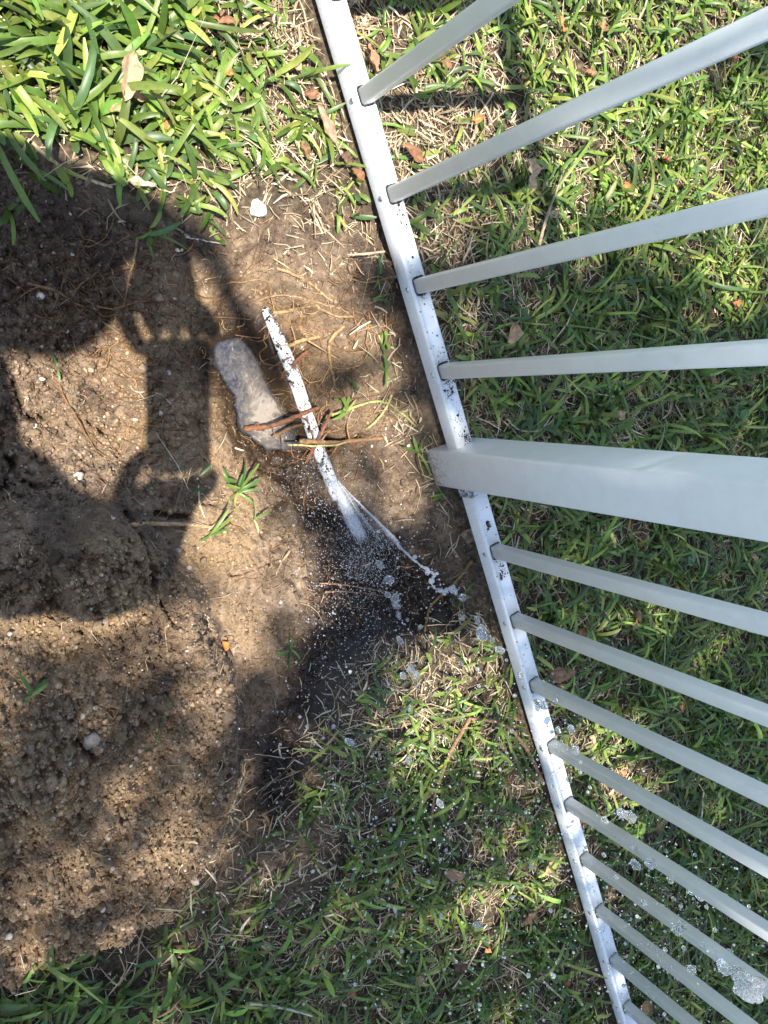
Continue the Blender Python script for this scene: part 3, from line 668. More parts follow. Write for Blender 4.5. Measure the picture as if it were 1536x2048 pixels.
# ------------------------------------------------------------------ pipe
P = resample(PIPE, 40)
V, Fk = tube(P[:31], np.concatenate([np.linspace(.0046, .0084, 12), np.full(19, .0084)]), 20); pipe = mesh_obj('water_pipe', V, Fk, M_PIPE, smooth=True)
tag(pipe, 'broken white plastic water pipe lying in the wet trench', 'pipe')
A = Acc(); cs = []
T_ = np.gradient(P, axis=0); T_ /= np.linalg.norm(T_, axis=1)[:, None]
dens_ = np.array([.5, .3, .5, .6, .8, 1, 1, 1.2, 1.2, 1, .9, .9, .7, 1, 1.5, .7, .3, .1])
for _ in range(3600):
    f = random.random() * 29; i_ = int(f)
    sgn = random.gauss(.35, .55); p = P[i_] + (P[i_ + 1] - P[i_]) * (f - i_)
    if random.random() > .42 * dens_[min(int(f / 29 * 17), 17)] * max(0, min(1, 4. * float(fbm(np.array([f * .9]), np.array([sgn * 1.6 + 7]), 3)[0]) + .22)): continue
    side_ = np.cross(T_[i_], [0, 0, 1.]); side_ /= np.linalg.norm(side_); upv = np.cross(side_, T_[i_])
    a_ = sgn * 1.1; cs.append(p + .00845 * (math.cos(a_) * upv + math.sin(a_) * side_))
cs = np.array(cs); r = np.exp(rng.normal(np.log(.00062), .5, len(cs)))
V, Fq = scatter_balls(cs, r, ICO1, (.6, 1.2), .35)
o = mesh_obj('soil_specks', V, Fq, M_CRUMB, pipe, tint=np.tile((.045, .032, .024), (len(V), 1))); o['kind'] = 'stuff'

# ------------------------------------------------------------------ roots, stems and twigs
def root(name, pts, r0, r1, col, label, cat, lift=None, group=None, side=0, wob=.0012):
    """a knobbly root through pixels; each pixel may carry its own height"""
    Q = np.array([gp(*p) if len(p) == 3 else on_ground(p[0], p[1], r0 * .5 if lift is None else lift) for p in pts])
    m_ = max(10, len(pts) * 5); P = resample(Q, m_)
    P = P + wob * np.stack([fbm(np.arange(m_) * .5 + random.random() * 90, np.full(m_, 3. + q), 2) for q in range(3)], 1)
    if lift is None and len(pts[0]) == 2: P[:, 2] = np.maximum(P[:, 2], hz(P[:, 0], P[:, 1]) + .2 * r0)
    R = np.linspace(r0, r1, m_) * (1 + .18 * np.array([random.uniform(-1, 1) for _ in range(m_)]))
    A = Acc(); V, Fk = tube(P, R, 8); A.add(V, Fk, col)
    for _ in range(side):
        i_ = random.randrange(2, m_ - 1); th = random.uniform(0, 6.28); L = random.uniform(.012, .035)
        q = P[i_] + L * np.array([math.cos(th), math.sin(th), random.uniform(-.4, .2)]); md = (P[i_] + q) / 2 + .004 * rng.normal(size=3)
        V, Fk = tube(resample([P[i_], md, q], 6), np.linspace(r1 * .7, .0002, 6), 5); A.add(V, Fk, np.array(col) * 1.15)
    o = A.build(name, M_ROOT, smooth=True); return tag(o, label, cat, group)
root('tree_root', [(578, 692, -.034), (600, 682, -.032), (637, 673, -.035), (660, 658, -.033), (682, 644), ][:4] + [(684, 643, -.028)], .0026, .0018, TAN, 'tan root reaching over the upper part of the white pipe', 'root', side=4)
root('tree_root', [(688, 652), (664, 676), (658, 696), (661, 728), (667, 755), (671, 785)], .0024, .0016, TAN, 'long tan root beside the crack in the sunlit bank', 'root', side=5)
root('tree_root', [(540, 626), (573, 623), (610, 615), (647, 621), (672, 632), (708, 634)], .0022, .0013, (.33, .21, .10), 'crooked root crossing the bank just above the end of the pipe', 'root', side=6)
root('tree_root', [(553, 536), (585, 548), (622, 568), (660, 600), (698, 628)], .0019, .0012, (.34, .22, .11), 'thin tan root running down the middle of the dug bank', 'root', side=6)
root('tree_root', [(520, 600), (560, 590), (610, 598), (650, 610), (690, 622)], .0015, .0009, (.30, .19, .10), 'thin root running flat across the bank under the diagonal one', 'root', side=4)
root('tree_root', [(603, 630), (600, 648), (603, 662), (609, 674)], .0026, .0018, (.34, .19, .09), 'short stubby tan root between the pipe and the bank', 'root', side=1)
root('tree_root', [(488, 857, -.078), (524, 855, -.068), (558, 847, -.05), (588, 835, -.036), (610, 826, -.034), (638, 815, -.04)], .0036, .0024, RED, 'thick red brown root lying over the puddle and the white pipe', 'root', side=4)
root('tree_root', [(545, 874, -.07), (568, 862, -.06), (588, 853, -.05), (606, 849, -.044)], .0022, .0014, BRN, 'brown root just under the thick red one over the puddle', 'root', side=2)
root('tree_root', [(560, 757, -.062), (578, 740, -.045), (598, 716, -.034), (617, 702, -.036)], .0032, .002, RED, 'snapped reddish root sticking up across the middle of the pipe', 'root', side=1)
root('tree_root', [(538, 738, -.06), (558, 726, -.045), (582, 714, -.036)], .0012, .0008, BRN, 'very thin dark root lying over the pipe beside the snapped one', 'root')
root('tree_root', [(612, 925, -.06), (640, 872, -.035), (652, 847, -.03), (664, 822, -.034)], .0024, .0016, RED, 'dark reddish root standing steeply against the right side of the pipe', 'root', side=2)
root('tree_root', [(600, 883, -.05), (636, 884, -.036), (672, 886, -.036), (708, 881, -.038), (768, 876, -.03)], .0036, .0022, (.27, .15, .07), 'long thick brown root crossing the pipe below the puddle', 'root', side=6)
root('grass_runner', [(664, 830, -.03), (692, 820), (722, 810), (748, 803), (782, 810), (832, 852)], .0019, .0013, GRN, 'pale green grass runner creeping over the sunlit bank', 'plant', lift=.006)
root('grass_runner', [(783, 790), (771, 818), (747, 847), (709, 872), (672, 890, -.025), (575, 890, -.045)], .0017, .0012, (.42, .36, .15), 'yellowish grass runner curving from the bank down over the pipe', 'plant', lift=.007)
root('tree_root', [(64, 284), (92, 312), (140, 344), (186, 362), (226, 374)], .0022, .0014, PAL, 'pale bare runner along the upper lawn edge', 'root', side=2)
root('tree_root', [(362, 462), (380, 476), (410, 482), (452, 488)], .0009, .0006, (.62, .55, .45), 'thin whitish rootlet on the dark soil below the lawn edge', 'root')
root('tree_root', [(262, 776), (276, 784), (304, 784), (330, 796), (345, 812)], .001, .0006, (.6, .5, .36), 'thin pale forked rootlet in the shaded soil left of the puddle', 'root', side=3)
root('tree_root', [(262, 1050), (310, 1048), (370, 1049), (420, 1054), (452, 1064)], .0027, .0018, (.42, .27, .14), 'straight tan root lying on sunlit soil below the photographer shadow', 'root', lift=.005)
root('tree_root', [(275, 478), (268, 520), (255, 570), (250, 600), (238, 640)], .0018, .001, (.27, .18, .09), 'fibrous hanging root in the shaded soil below the lawn', 'root', side=9)
root('tree_root', [(52, 566), (110, 582), (150, 606), (190, 632), (240, 668)], .0018, .0012, (.24, .15, .075), 'long brown root slanting across the shaded soil', 'root', side=5)
root('tree_root', [(145, 590), (165, 566), (190, 548), (200, 540)], .0014, .0009, (.26, .17, .085), 'short brown root meeting the slanting one in the shade', 'root', side=2)
root('tree_root', [(945, 1120), (915, 1160), (880, 1192), (858, 1220), (850, 1262)], .0022, .0015, (.24, .15, .06), 'brown bent root in the wet soil beside the fence rail', 'root', lift=.008, side=2)
root('tree_root', [(640, 1166), (690, 1170), (740, 1178), (790, 1186)], .0011, .0007, (.34, .17, .09), 'upper of two thin reddish roots across the sprayed soil', 'root', lift=.006)
root('tree_root', [(650, 1184), (690, 1183), (740, 1188), (800, 1196)], .0010, .0006, (.34, .17, .09), 'lower of two thin reddish roots across the sprayed soil', 'root', lift=.006)
root('tree_root', [(580, 1100), (560, 1130), (552, 1150)], .0017, .001, (.4, .27, .14), 'short tan root in the sunlit soil left of the water jet', 'root', lift=.004)
root('twig', [(940, 1436), (925, 1462), (900, 1506), (880, 1560), (868, 1600), (862, 1650), (860, 1682)], .0030, .0013, (.33, .19, .10), 'peeling brown root end curving down through the wet lawn', 'twig', lift=.016, side=2)
root('twig', [(940, 1438), (985, 1442), (1020, 1458), (1043, 1484), (1065, 1520), (1084, 1562)], .0020, .0030, (.29, .17, .10), 'bent brown stick arching towards the bottom rail', 'twig', lift=.016)
root('twig', [(930, 1432), (912, 1442), (905, 1480)], .0012, .0008, (.42, .30, .17), 'thin tan shoot hooked beside the peeling root end', 'twig', lift=.014)
root('twig', [(1014, 838), (1035, 858), (1062, 863), (1085, 856), (1110, 822), (1145, 785), (1182, 748)], .0012, .0010, (.45, .35, .24), 'thin curved dry twig on the lawn above the post', 'twig', lift=.018)
root('twig', [(1058, 890), (1066, 874), (1076, 858)], .0011, .0009, (.42, .33, .22), 'short dry stem leaning on the curved twig above the post', 'twig', lift=.016)
root('twig', [(1078, 490), (1092, 440), (1108, 395), (1128, 340)], .0026, .0012, (.40, .30, .19), 'straight tan stalk standing out of the lawn beneath the second picket', 'twig', lift=.022)
root('twig', [(1402, 1652), (1404, 1620), (1407, 1585)], .0017, .0013, (.55, .48, .36), 'short pale stalk in the shaded lawn between low pickets', 'twig', lift=.02)
root('twig', [(1270, 2000), (1290, 1990)][:0] or [(500, 2008), (545, 2012), (590, 2022), (625, 2032)], .0018, .0012, (.5, .44, .34), 'pale grey stalk lying in the lawn at the bottom', 'twig', lift=.02)
root('twig', [(905, 1978), (935, 1935), (962, 1885)], .0014, .001, (.5, .40, .26), 'straight straw stalk in the wet lawn near the bottom', 'twig', lift=.02)

# ------------------------------------------------------------------ words for where a small thing lies
ORD = ['first', 'second', 'third', 'fourth', 'fifth', 'sixth', 'seventh', 'eighth', 'ninth', 'tenth', 'eleventh', 'twelfth', 'thirteenth', 'fourteenth', 'fifteenth', 'sixteenth', 'seventeenth', 'eighteenth']
MARKS = {'the white stone chip': (515, 417), 'the large spotted leaf': (254, 156), 'the long bark strip': (652, 250), 'the foot of the post': (850, 930), 'the water jet': (730, 1060), 'the foaming water rope': (860, 1150),
         'the bent brown stick': (1020, 1458), 'the peeling root end': (868, 1600), 'the four leaved sprout': (582, 1300), 'the grey flat stone': (183, 1482), 'the round gritty lump': (67, 938), 'the tiny orange fragment': (447, 1291),
         'the pinkish brown leaf': (906, 1744), 'the pale grey stalk': (560, 2018), 'the straw stalk': (935, 1935), 'the sun patch leaf': (1095, 1728), 'the long grass blade': (308, 1492), 'the two thin roots': (720, 1180)}
TODO = []
def spot(px, py):
    r = RM @ np.array([px - 768., py - 1024., FPX]); t = -CAM[1] / r[1]; q = (CAM[0] + r[0] * t) / D; z = CAM[2] + r[2] * t
    if t > 0 and z > .03:
        side_ = 'below' if q > 0 else 'above'; n_ = int(math.floor(abs(q) - 1.174)) + 1
        far_ = 'by the rail' if z < .12 else 'midway' if z < .26 else 'near the edge'
        if n_ <= 0: return f'in the gap just {side_} the post, {far_}'
        return f'between {ORD[n_ - 1]} and {ORD[n_]} pickets {side_} the post, {far_}'
    nm, (mx, my) = min(MARKS.items(), key=lambda kv: math.hypot(kv[1][0] - px, kv[1][1] - py)); dx, dy = px - mx, py - my; dd = math.hypot(dx, dy)
    hor = '' if abs(dx) < .4 * abs(dy) else ('left' if dx < 0 else 'right'); ver = '' if abs(dy) < .4 * abs(dx) else ('above' if dy < 0 else 'below')
    how = 'right beside' if dd < 22 else None
    if how: return f'{how} {nm}'
    dirn = f'{ver} and {hor} of' if hor and ver else ver if ver else f'{hor} of'
    return ('just ' if dd < 75 else 'well ' if dd > 150 else 'a little ') + dirn + ' ' + nm
def place_label(o, noun, px, py): TODO.append((o, noun, px, py))
def finish_labels():
    G = {}
    for o, noun, px, py in TODO: G.setdefault(noun + ' ' + spot(px, py), []).append((py, px, o))
    for lab, L in G.items():
        L.sort(key=lambda t: t[:2])
        pre = [''] if len(L) == 1 else ['upper ', 'lower '] if len(L) == 2 else ['topmost ', 'middle ', 'lowest '] if len(L) == 3 else ['topmost ', 'second '] + ['middle '] * (len(L) - 4) + ['next lowest ', 'lowest ']
        for p_, (_, _, o) in zip(pre, L): o['label'] = p_ + lab
# ------------------------------------------------------------------ fallen leaves and chips
def leaf_mesh(L, W, curl, wav):
    nu, nv = 9, 5; U = np.linspace(0, 1, nu)[:, None]; Vv = np.linspace(-1, 1, nv)[None]
    wd = W / 2 * np.sin(np.pi * np.clip(U * .96 + .03, 0, 1)) ** .6 * (1 + .18 * np.sin(U * 9 + wav))
    X = (U - .5) * L + 0 * Vv; Y = wd * Vv; Z = curl * (Vv ** 2) * wd + .12 * L * np.sin(U * 3 + wav) * .5 + .002 * rng.normal(size=(nu, nv))
    V = np.stack([X, Y, Z], -1).reshape(-1, 3); V[:, 2] -= V[:, 2].min() - .0005
    i_ = (np.arange(nu - 1)[:, None] * nv + np.arange(nv - 1)[None]).ravel(); F1 = np.stack([i_, i_ + nv, i_ + nv + 1, i_ + 1], 1)
    return V, F1
def leaf(px, py, L, W, ang, col, label, group=None, lift=.014, curl=.5, name='fallen_leaf', cat='leaf'):
    p = on_ground(px, py, lift); V, F1 = leaf_mesh(L, W, curl, random.uniform(0, 6))
    vein = np.exp(-(np.tile(np.linspace(-1, 1, 5), 9) / .18) ** 2)[:, None]
    T = np.array(col)[None] * (1 + .25 * vein) * np.exp(rng.normal(0, .14, (len(V), 1)))
    q = gp(px + 40 * math.cos(ang), py + 40 * math.sin(ang), p[2]); th = math.atan2(q[1] - p[1], q[0] - p[0])
    o = mesh_obj(name, V, F1, M_LEAF, tint=T, smooth=True); o.location = p
    if group: place_label(o, 'tiny leaf scrap' if L < .0145 else 'narrow leaf scrap' if W / L < .5 else 'dark leaf scrap' if col in (LB, LD) else 'rusty leaf scrap' if col == LO else 'tan leaf scrap', px, py)
    o.rotation_euler = (random.uniform(-.25, .25), random.uniform(-.2, .2), th)
    return tag(o, label, cat, group)
LT = (.50, .33, .19); LB = (.25, .125, .065); LO = (.48, .20, .075); LD = (.13, .075, .045); LP = (.60, .48, .33)
R_ = math.radians
leaf(254, 156, .052, .019, R_(105), LT, 'large tan spotted leaf lying on the thick sunlit grass', lift=.038)
leaf(272, 190, .022, .014, R_(20), (.44, .28, .16), 'broken tan leaf scrap just below the large spotted leaf', lift=.02)
leaf(236, 217, .024, .007, R_(160), (.44, .27, .15), 'narrow tan leaf scrap half hidden in the thick grass', lift=.02)
leaf(652, 250, .042, .011, R_(60), (.38, .23, .15), 'long brown bark strip on straw beside the bottom rail')
leaf(738, 122, .030, .012, R_(70), (.33, .16, .09), 'curled reddish brown leaf behind the rail near the top picket')
leaf(824, 306, .034, .014, R_(35), LB, 'twisted dark brown leaf between the first and second pickets')
leaf(1056, 352, .044, .020, R_(95), (.52, .38, .22), 'broad tan ragged leaf on the lawn beneath the second picket')
leaf(952, 241, .018, .009, R_(-15), LO, 'small reddish leaf scrap above the second picket')
leaf(1020, 668, .034, .018, R_(115), LT, 'smooth tan leaf standing in shaded lawn above the lone level picket', curl=.8)
leaf(1163, 840, .024, .016, R_(10), (.33, .12, .06), 'reddish brown leaf on the shaded lawn just above the post')
leaf(1268, 1240, .036, .013, R_(95), (.36, .19, .11), 'upright brown leaf between the first two pickets below the post')
leaf(1118, 1343, .050, .020, R_(-12), (.30, .17, .10), 'long brown leaf lying against the rail below the post', curl=.7)
leaf(1358, 1411, .020, .009, R_(85), (.62, .27, .10), 'bright orange leaf scrap under the sloping pickets')
leaf(1454, 1348, .028, .018, R_(-20), LB, 'wide dark brown leaf deep in the shaded lawn')
leaf(906, 1744, .034, .016, R_(5), (.34, .21, .14), 'pinkish brown leaf in the wet lawn left of the rail')
leaf(1095, 1728, .030, .017, R_(-40), LT, 'tan leaf in a sun patch close to the lower rail')
leaf(1054, 1834, .028, .014, R_(-30), (.42, .22, .12), 'brown and cream leaf in the lawn beside the lower rail')
leaf(1284, 2010, .034, .020, R_(-25), (.34, .19, .09), 'brown leaf behind the rail at the very bottom')
leaf(973, 1896, .013, .007, R_(30), (.7, .30, .10), 'tiny bright orange leaf scrap in the bottom lawn')
leaf(447, 1291, .011, .008, R_(70), (.62, .22, .05), 'tiny orange leaf fragment on the dark soil', lift=.003)
leaf(932, 1072, .022, .018, R_(20), (.28, .20, .14), 'grey brown leaf on wet soil beside the rail below the post', lift=.006)
leaf(745, 820, .016, .012, R_(20), (.20, .12, .08), 'dark leaf crumb on the sunlit bank', lift=.003) if False else None
for (a_, b_, L, W, an, c) in [(455, 145, .012, .008, 30, LO), (605, 300, .018, .009, 70, LB), (447, 42, .022, .012, 20, LB), (712, 352, .020, .012, 40, LB), (690, 318, .016, .011, 100, LD), (280, 370, .026, .008, 15, LP),
                              (330, 252, .014, .008, 80, LO), (620, 190, .018, .01, 10, LB), (590, 130, .014, .009, 50, LT)]:
    leaf(a_, b_, L, W, R_(an), c, 'small dry leaf scrap among the sunlit straw left of the rail', 'leaf scraps left of the rail')
for (a_, b_, L, W, an, c) in [(1118, 50, .022, .013, 60, LO), (1200, 58, .018, .01, 30, LB), (1178, 147, .018, .009, 20, LB), (1465, 113, .012, .009, 30, LO), (1413, 232, .022, .014, 80, LD), (1103, 430, .014, .009, 0, LP),
                              (1248, 376, .018, .011, 60, LO), (1245, 290, .014, .010, 90, LB), (890, 130, .016, .01, 40, LB), (1330, 320, .014, .01, 10, LB), (1480, 300, .016, .01, 70, LT)]:
    leaf(a_, b_, L, W, R_(an), c, 'small dry leaf scrap in the sunny lawn behind the upper pickets', 'leaf scraps in the sunny lawn')
for (a_, b_, L, W, an, c) in [(1238, 832, .018, .014, 30, LT), (1470, 607, .022, .013, 20, (.36, .16, .07)), (1210, 626, .020, .011, 60, LB), (1158, 1264, .018, .012, 30, LB), (1503, 1114, .024, .01, 70, LT),
                              (1348, 1179, .016, .013, 0, (.33, .15, .07)), (1315, 1652, .020, .011, 80, LB), (1240, 1545, .016, .01, 30, LO), (1330, 1415, .016, .01, 40, LB), (1420, 760, .016, .01, 10, LB), (1150, 560, .016, .012, 10, LB),
                              (1370, 1700, .018, .011, 50, LB), (1180, 1480, .018, .013, 50, LT), (1480, 840, .016, .011, 10, LB)]:
    leaf(a_, b_, L, W, R_(an), c, 'small brown leaf scrap in the shaded lawn behind the lower pickets', 'leaf scraps in the shaded lawn')
for (a_, b_, L, W, an, c) in [(855, 1757, .018, .009, 110, LT), (838, 1957, .016, .012, 40, LT), (918, 1932, .024, .014, 20, LD), (790, 1885, .016, .01, 20, LB), (1010, 1560, .014, .01, 50, LB), (760, 1660, .014, .01, 30, LB),
                              (700, 1980, .018, .01, 50, LB), (1130, 1960, .018, .012, 60, LB)]:
    leaf(a_, b_, L, W, R_(an), c, 'small brown leaf scrap in the wet lawn left of the lower rail', 'leaf scraps in the wet lawn')
# stones
def stone(px, py, r, col, label, group=None, name='stone', cat='stone', lift=None, flat=.7, base=None, jit=.16):
    p = on_ground(px, py, r * .35 if lift is None else lift); V0, F0 = base or ICO2
    V = V0 * np.array([1, rng.uniform(.7, 1), flat]) * r * (1 + jit * 1.6 * rng.uniform(-1, 1, (len(V0), 1)))
    o = mesh_obj(name, V, F0, M_STONE, tint=np.tile(col, (len(V), 1)) * np.exp(rng.normal(0, .1, (len(V), 1)))); o.location = p; o.rotation_euler = (0, 0, random.uniform(0, 6))
    if group: place_label(o, 'small brown pebble', px, py)
    return tag(o, label, cat, group)
stone(515, 417, .0098, (.78, .77, .74), 'angular white stone chip at the lower lawn edge', flat=.5)
stone(67, 938, .0085, (.25, .19, .125), 'round pale gritty lump set in the sunlit soil patch', flat=.6)
stone(72, 868, .0055, (.25, .175, .10), 'smaller tan lump in the sunlit soil patch', flat=.6)
stone(183, 1482, .0085, (.24, .205, .17), 'grey flat stone on the dug soil heap', flat=.6)
for a_, b_, r in [(285, 840, .0045), (325, 855, .0035), (195, 1235, .0055), (208, 1245, .0045), (245, 1225, .004), (50, 1145, .007), (408, 1276, .0032), (60, 1500, .005), (20, 1470, .005), (90, 1600, .004), (270, 1690, .004), (30, 1560, .0045)]:
    stone(a_, b_, r, random.choice([(.17, .125, .09), (.21, .155, .11), (.14, .10, .07)]), 'small rounded brown pebble lying loose on the dug soil', 'small pebbles on the soil', 'pebble', 'pebble')

# ------------------------------------------------------------------ sprouts of grass on the soil
def sprout(px, py, spec, label, lift=.002, name='grass_sprout', cat='plant', scale=.8):
    p = on_ground(px, py, lift); root_ = empty(name, p, label, cat)
    for (ang, L, W, el_, cu_, c) in spec:
        q = gp(px + 40 * math.cos(R_(ang)), py + 40 * math.sin(R_(ang)), p[2]); th = math.atan2(q[1] - p[1], q[0] - p[0])
        V, Fq, T = blades(*(np.array([t]) for t in (0., 0., 0., th, el_, L * scale, W * .72, cu_)), np.array([c]))
        V[:, 2] = np.maximum(V[:, 2], hz(V[:, 0] + p[0], V[:, 1] + p[1]) - p[2] + .001)
        mesh_obj('leaf_blade', V, Fq, M_GRASS, root_, tint=T, smooth=True)
    return root_
G1 = (.085, .17, .03); G2 = (.16, .23, .045); G3 = (.05, .11, .028); G4 = (.30, .31, .10)
sprout(582, 1300, [(-100, .026, .006, .5, .4, G1), (175, .026, .006, .4, .6, G1), (110, .032, .006, .3, .5, G3), (10, .018, .0045, .5, .5, G2)], 'small four leaved grass sprout on the dark soil by the spray', .006)
sprout(308, 1492, [(-72, .066, .0042, .12, .15, (.07, .14, .035))], 'single long green grass blade lying on the soil heap', .006, 'grass_sprout')
sprout(60, 1392, [(-60, .030, .006, .3, .4, G3), (-35, .024, .0055, .3, .4, G1), (-85, .034, .006, .6, .7, G3), (150, .018, .004, .3, .5, G1)], 'dark green sprout half buried at the left of the soil heap', .008)
sprout(116, 740, [(-105, .024, .005, .3, .4, G3), (85, .014, .004, .3, .4, G1)], 'tiny green sprout in the shade above the sunlit soil patch', .004)
sprout(475, 985, [(-65, .055, .006, .6, .8, G2), (-95, .030, .006, .6, .6, G1), (-40, .040, .006, .5, .8, G1), (160, .026, .006, .4, .5, G2), (-75, .05, .005, .7, .9, G3), (30, .03, .005, .4, .6, G2), (120, .028, .005, .3, .5, G4), (-20, .032, .005, .5, .7, G1)], 'bright tuft of grass left on the bank beside the trench', .006, 'grass_tuft')
sprout(418, 1072, [(-45, .045, .0055, .4, .6, G2), (-60, .05, .005, .5, .7, G2), (-30, .03, .005, .4, .5, G1), (150, .014, .004, .3, .5, G1)], 'grass tuft poking out over the straight tan root', .006, 'grass_tuft')
sprout(508, 1040, [(-85, .03, .005, .6, .7, G4), (-50, .026, .005, .5, .7, G2), (60, .02, .004, .3, .5, G4)], 'yellowish grass sprout above the sunlit soil near the jet', .006)
sprout(400, 950, [(-50, .022, .006, .25, .3, G3)], 'short dark grass blade at the edge of the photographer shadow', .006, 'grass_sprout')
sprout(386, 985, [(-35, .018, .005, .25, .3, G3)], 'dark grass blade stub below the short one in the shadow', .006, 'grass_sprout')
sprout(692, 822, [(-100, .024, .0055, .7, .7, G2), (150, .020, .005, .4, .5, G2), (130, .028, .006, .3, .4, G2), (-60, .024, .005, .6, .7, G4), (170, .014, .004, .5, .5, G1)], 'yellow green sprout on the runner over the sunlit bank', .012)
sprout(772, 742, [(-95, .024, .006, .5, .6, G1), (95, .026, .005, .4, .5, G2), (-150, .014, .005, .4, .5, G1), (60, .014, .004, .4, .5, G2)], 'small green sprout at the shaded edge of the bank', .006)
sprout(835, 905, [(-125, .030, .006, .5, .7, G2), (-160, .034, .006, .5, .7, G1), (60, .045, .0045, .5, .8, G2), (10, .04, .005, .5, .9, G1), (100, .05, .005, .45, .7, G4), (-80, .026, .005, .6, .7, G1)], 'grass tuft growing against the foot of the post', .008, 'grass_tuft')
sprout(890, 985, [(-170, .03, .0045, .4, .6, G3), (150, .032, .0045, .4, .6, G1), (165, .036, .004, .5, .8, G2)], 'grass sprout below the post on the pale sunlit soil', .006)
sprout(745, 600, [(-95, .03, .005, .6, .8, G3), (-40, .03, .004, .5, .8, G2), (-10, .026, .004, .6, .9, G1)], 'dark grass sprout beside the dark soil at the rail', .006)
# lone pennywort leaves in the lawn
for a_, b_, r, lb in [(1385, 1118, .012, 'round green coin shaped leaf in the shaded lawn under the post'), (1326, 1166, .009, 'smaller round coin shaped leaf below the bigger one'),
                      (1490, 830, .010, 'pale round leaf in the shaded lawn at the right edge'), (1338, 1405, .009, 'round leaf beside the bright orange leaf scrap')]:
    p = on_ground(a_, b_, .024); th = np.linspace(.25, 2 * np.pi - .25, 18); V = [[0, 0, 0]] + [[r * .55 * math.cos(t), r * .55 * math.sin(t), .0012] for t in th] + [[r * (1 + .05 * math.sin(5 * t)) * math.cos(t), r * math.sin(t), -.0005] for t in th]
    Ft = [[0, i_, i_ + 1] for i_ in range(1, 18)]; Fq = [[i_, 18 + i_, 19 + i_, i_ + 1] for i_ in range(1, 18)]
    o = mesh_obj('round_leaf', np.array(V), [np.array(Ft), np.array(Fq)], M_GRASS, tint=np.tile((.10, .20, .065), (len(V), 1)), smooth=True); o.location = p; o.rotation_euler = (.1, -.15, random.uniform(0, 6)); tag(o, lb, 'leaf')

# ------------------------------------------------------------------ water: jet, foam, drops and spray
def lump(P, R, base=ICO2, jit=.12):
    V0, F0 = base; return V0 * R * (1 + jit * rng.uniform(-1, 1, (len(V0), 1))) + P, F0
def sheet(name, rows, n_s, alpha, label):
    """a torn sheet of flying water: rows of (near edge px, far edge px) with heights, alpha(s, t) is how milky it is"""
    rows = np.array(rows, float); nA = len(rows); n_t = 36
    L0 = resample(np.array([gp(*r[:3]) for r in rows]), n_s); L1 = resample(np.array([gp(*r[3:]) for r in rows]), n_s)
    t = np.linspace(0, 1, n_t)[None, :, None]; Vs = L0[:, None] * (1 - t) + L1[:, None] * t
    sg, tg = np.meshgrid(np.linspace(0, 1, n_s), np.linspace(0, 1, n_t), indexing='ij')
    Vs[..., 2] += .006 * np.sin(np.pi * tg) + .0035 * fbm(sg * 6, tg * 9, 3)
    i_ = np.arange(n_s - 1)[:, None] * n_t + np.arange(n_t - 1)[None]; Fs = np.stack([i_, i_ + 1, i_ + n_t + 1, i_ + n_t], -1).reshape(-1, 4)
    o = mesh_obj(name, Vs.reshape(-1, 3), Fs, M_SHEET, smooth=True, attrs=dict(milk=alpha(sg, tg).ravel(), along=sg.ravel(), across=tg.ravel()))
    return tag(o, label, 'water', kind='stuff')
def mat_sheet():
    m, nt, b, out = mat_new('torn_water_sheet'); n = N(nt)
    cv = n.new('ShaderNodeCombineXYZ'); n.lk(n.m('MULTIPLY', n.attr('along'), 5.), cv.inputs[0]); n.lk(n.m('MULTIPLY', n.attr('across'), 16.), cv.inputs[1])
    st = n.noise(1.6, 5, .7, vec=cv.outputs[0], dist=.4); sp = n.noise(420, 3, .6)
    f = n.ramp(n.m('ADD', n.m('ADD', n.attr('milk'), n.m('MULTIPLY', n.m('SUBTRACT', st, .5), 1.5)), n.m('MULTIPLY', n.m('SUBTRACT', sp, .5), .9)), (.35, (0,) * 3), (.95, (.92,) * 3))
    b.inputs['Base Color'].default_value = (.86, .88, .9, 1); b.inputs['Roughness'].default_value = .25
    tr = n.new('ShaderNodeBsdfTransparent'); tl = n.new('ShaderNodeBsdfTranslucent'); tl.inputs[0].default_value = (.86, .88, .9, 1)
    m1 = n.new('ShaderNodeMixShader'); m1.inputs[0].default_value = .4; n.lk(b.outputs[0], m1.inputs[1]); n.lk(tl.outputs[0], m1.inputs[2])
    m2 = n.new('ShaderNodeMixShader'); n.lk(f, m2.inputs[0]); n.lk(tr.outputs[0], m2.inputs[1]); n.lk(m1.outputs[0], m2.inputs[2]); n.lk(m2.outputs[0], out.inputs[0]); return m
M_SHEET = mat_sheet()
sheet('water_jet', [(655, 950, -.045, 676, 955, -.045), (664, 985, -.042, 690, 985, -.040), (680, 1030, -.036, 712, 1022, -.034), (698, 1072, -.030, 735, 1066, -.028), (714, 1110, -.026, 745, 1104, -.024)], 60,
      lambda s_, t_: 1.15 * np.sin(np.pi * np.clip(t_, 0, 1)) ** .6 * sstep(1.0, .62, s_) * sstep(-.05, .2, s_), 'milky water streaming along the end of the pipe')
sheet('water_jet', [(672, 962, -.040, 674, 960, -.040), (684, 990, -.036, 706, 992, -.030), (700, 1026, -.030, 746, 1030, -.022), (724, 1064, -.022, 780, 1064, -.010), (748, 1106, -.014, 806, 1090, 0)], 60,
      lambda s_, t_: .34 + .62 * sstep(.62, .98, t_) * sstep(1.05, .8, s_) + .35 * sstep(.5, .0, s_) + .3 * np.exp(-((t_ - .35) / .1) ** 2) * sstep(1., .6, s_), 'thin fan of water spraying sideways from the broken pipe')
A = Acc()
edge = [(770, 1058, -.008), (784, 1072, 0), (797, 1090, .003), (815, 1108, .006), (832, 1124, .008), (852, 1138, .01), (868, 1148, .012), (864, 1158, .012), (862, 1166, .012), (872, 1178, .012), (888, 1182, .014), (905, 1176, .016), (912, 1184, .016)]
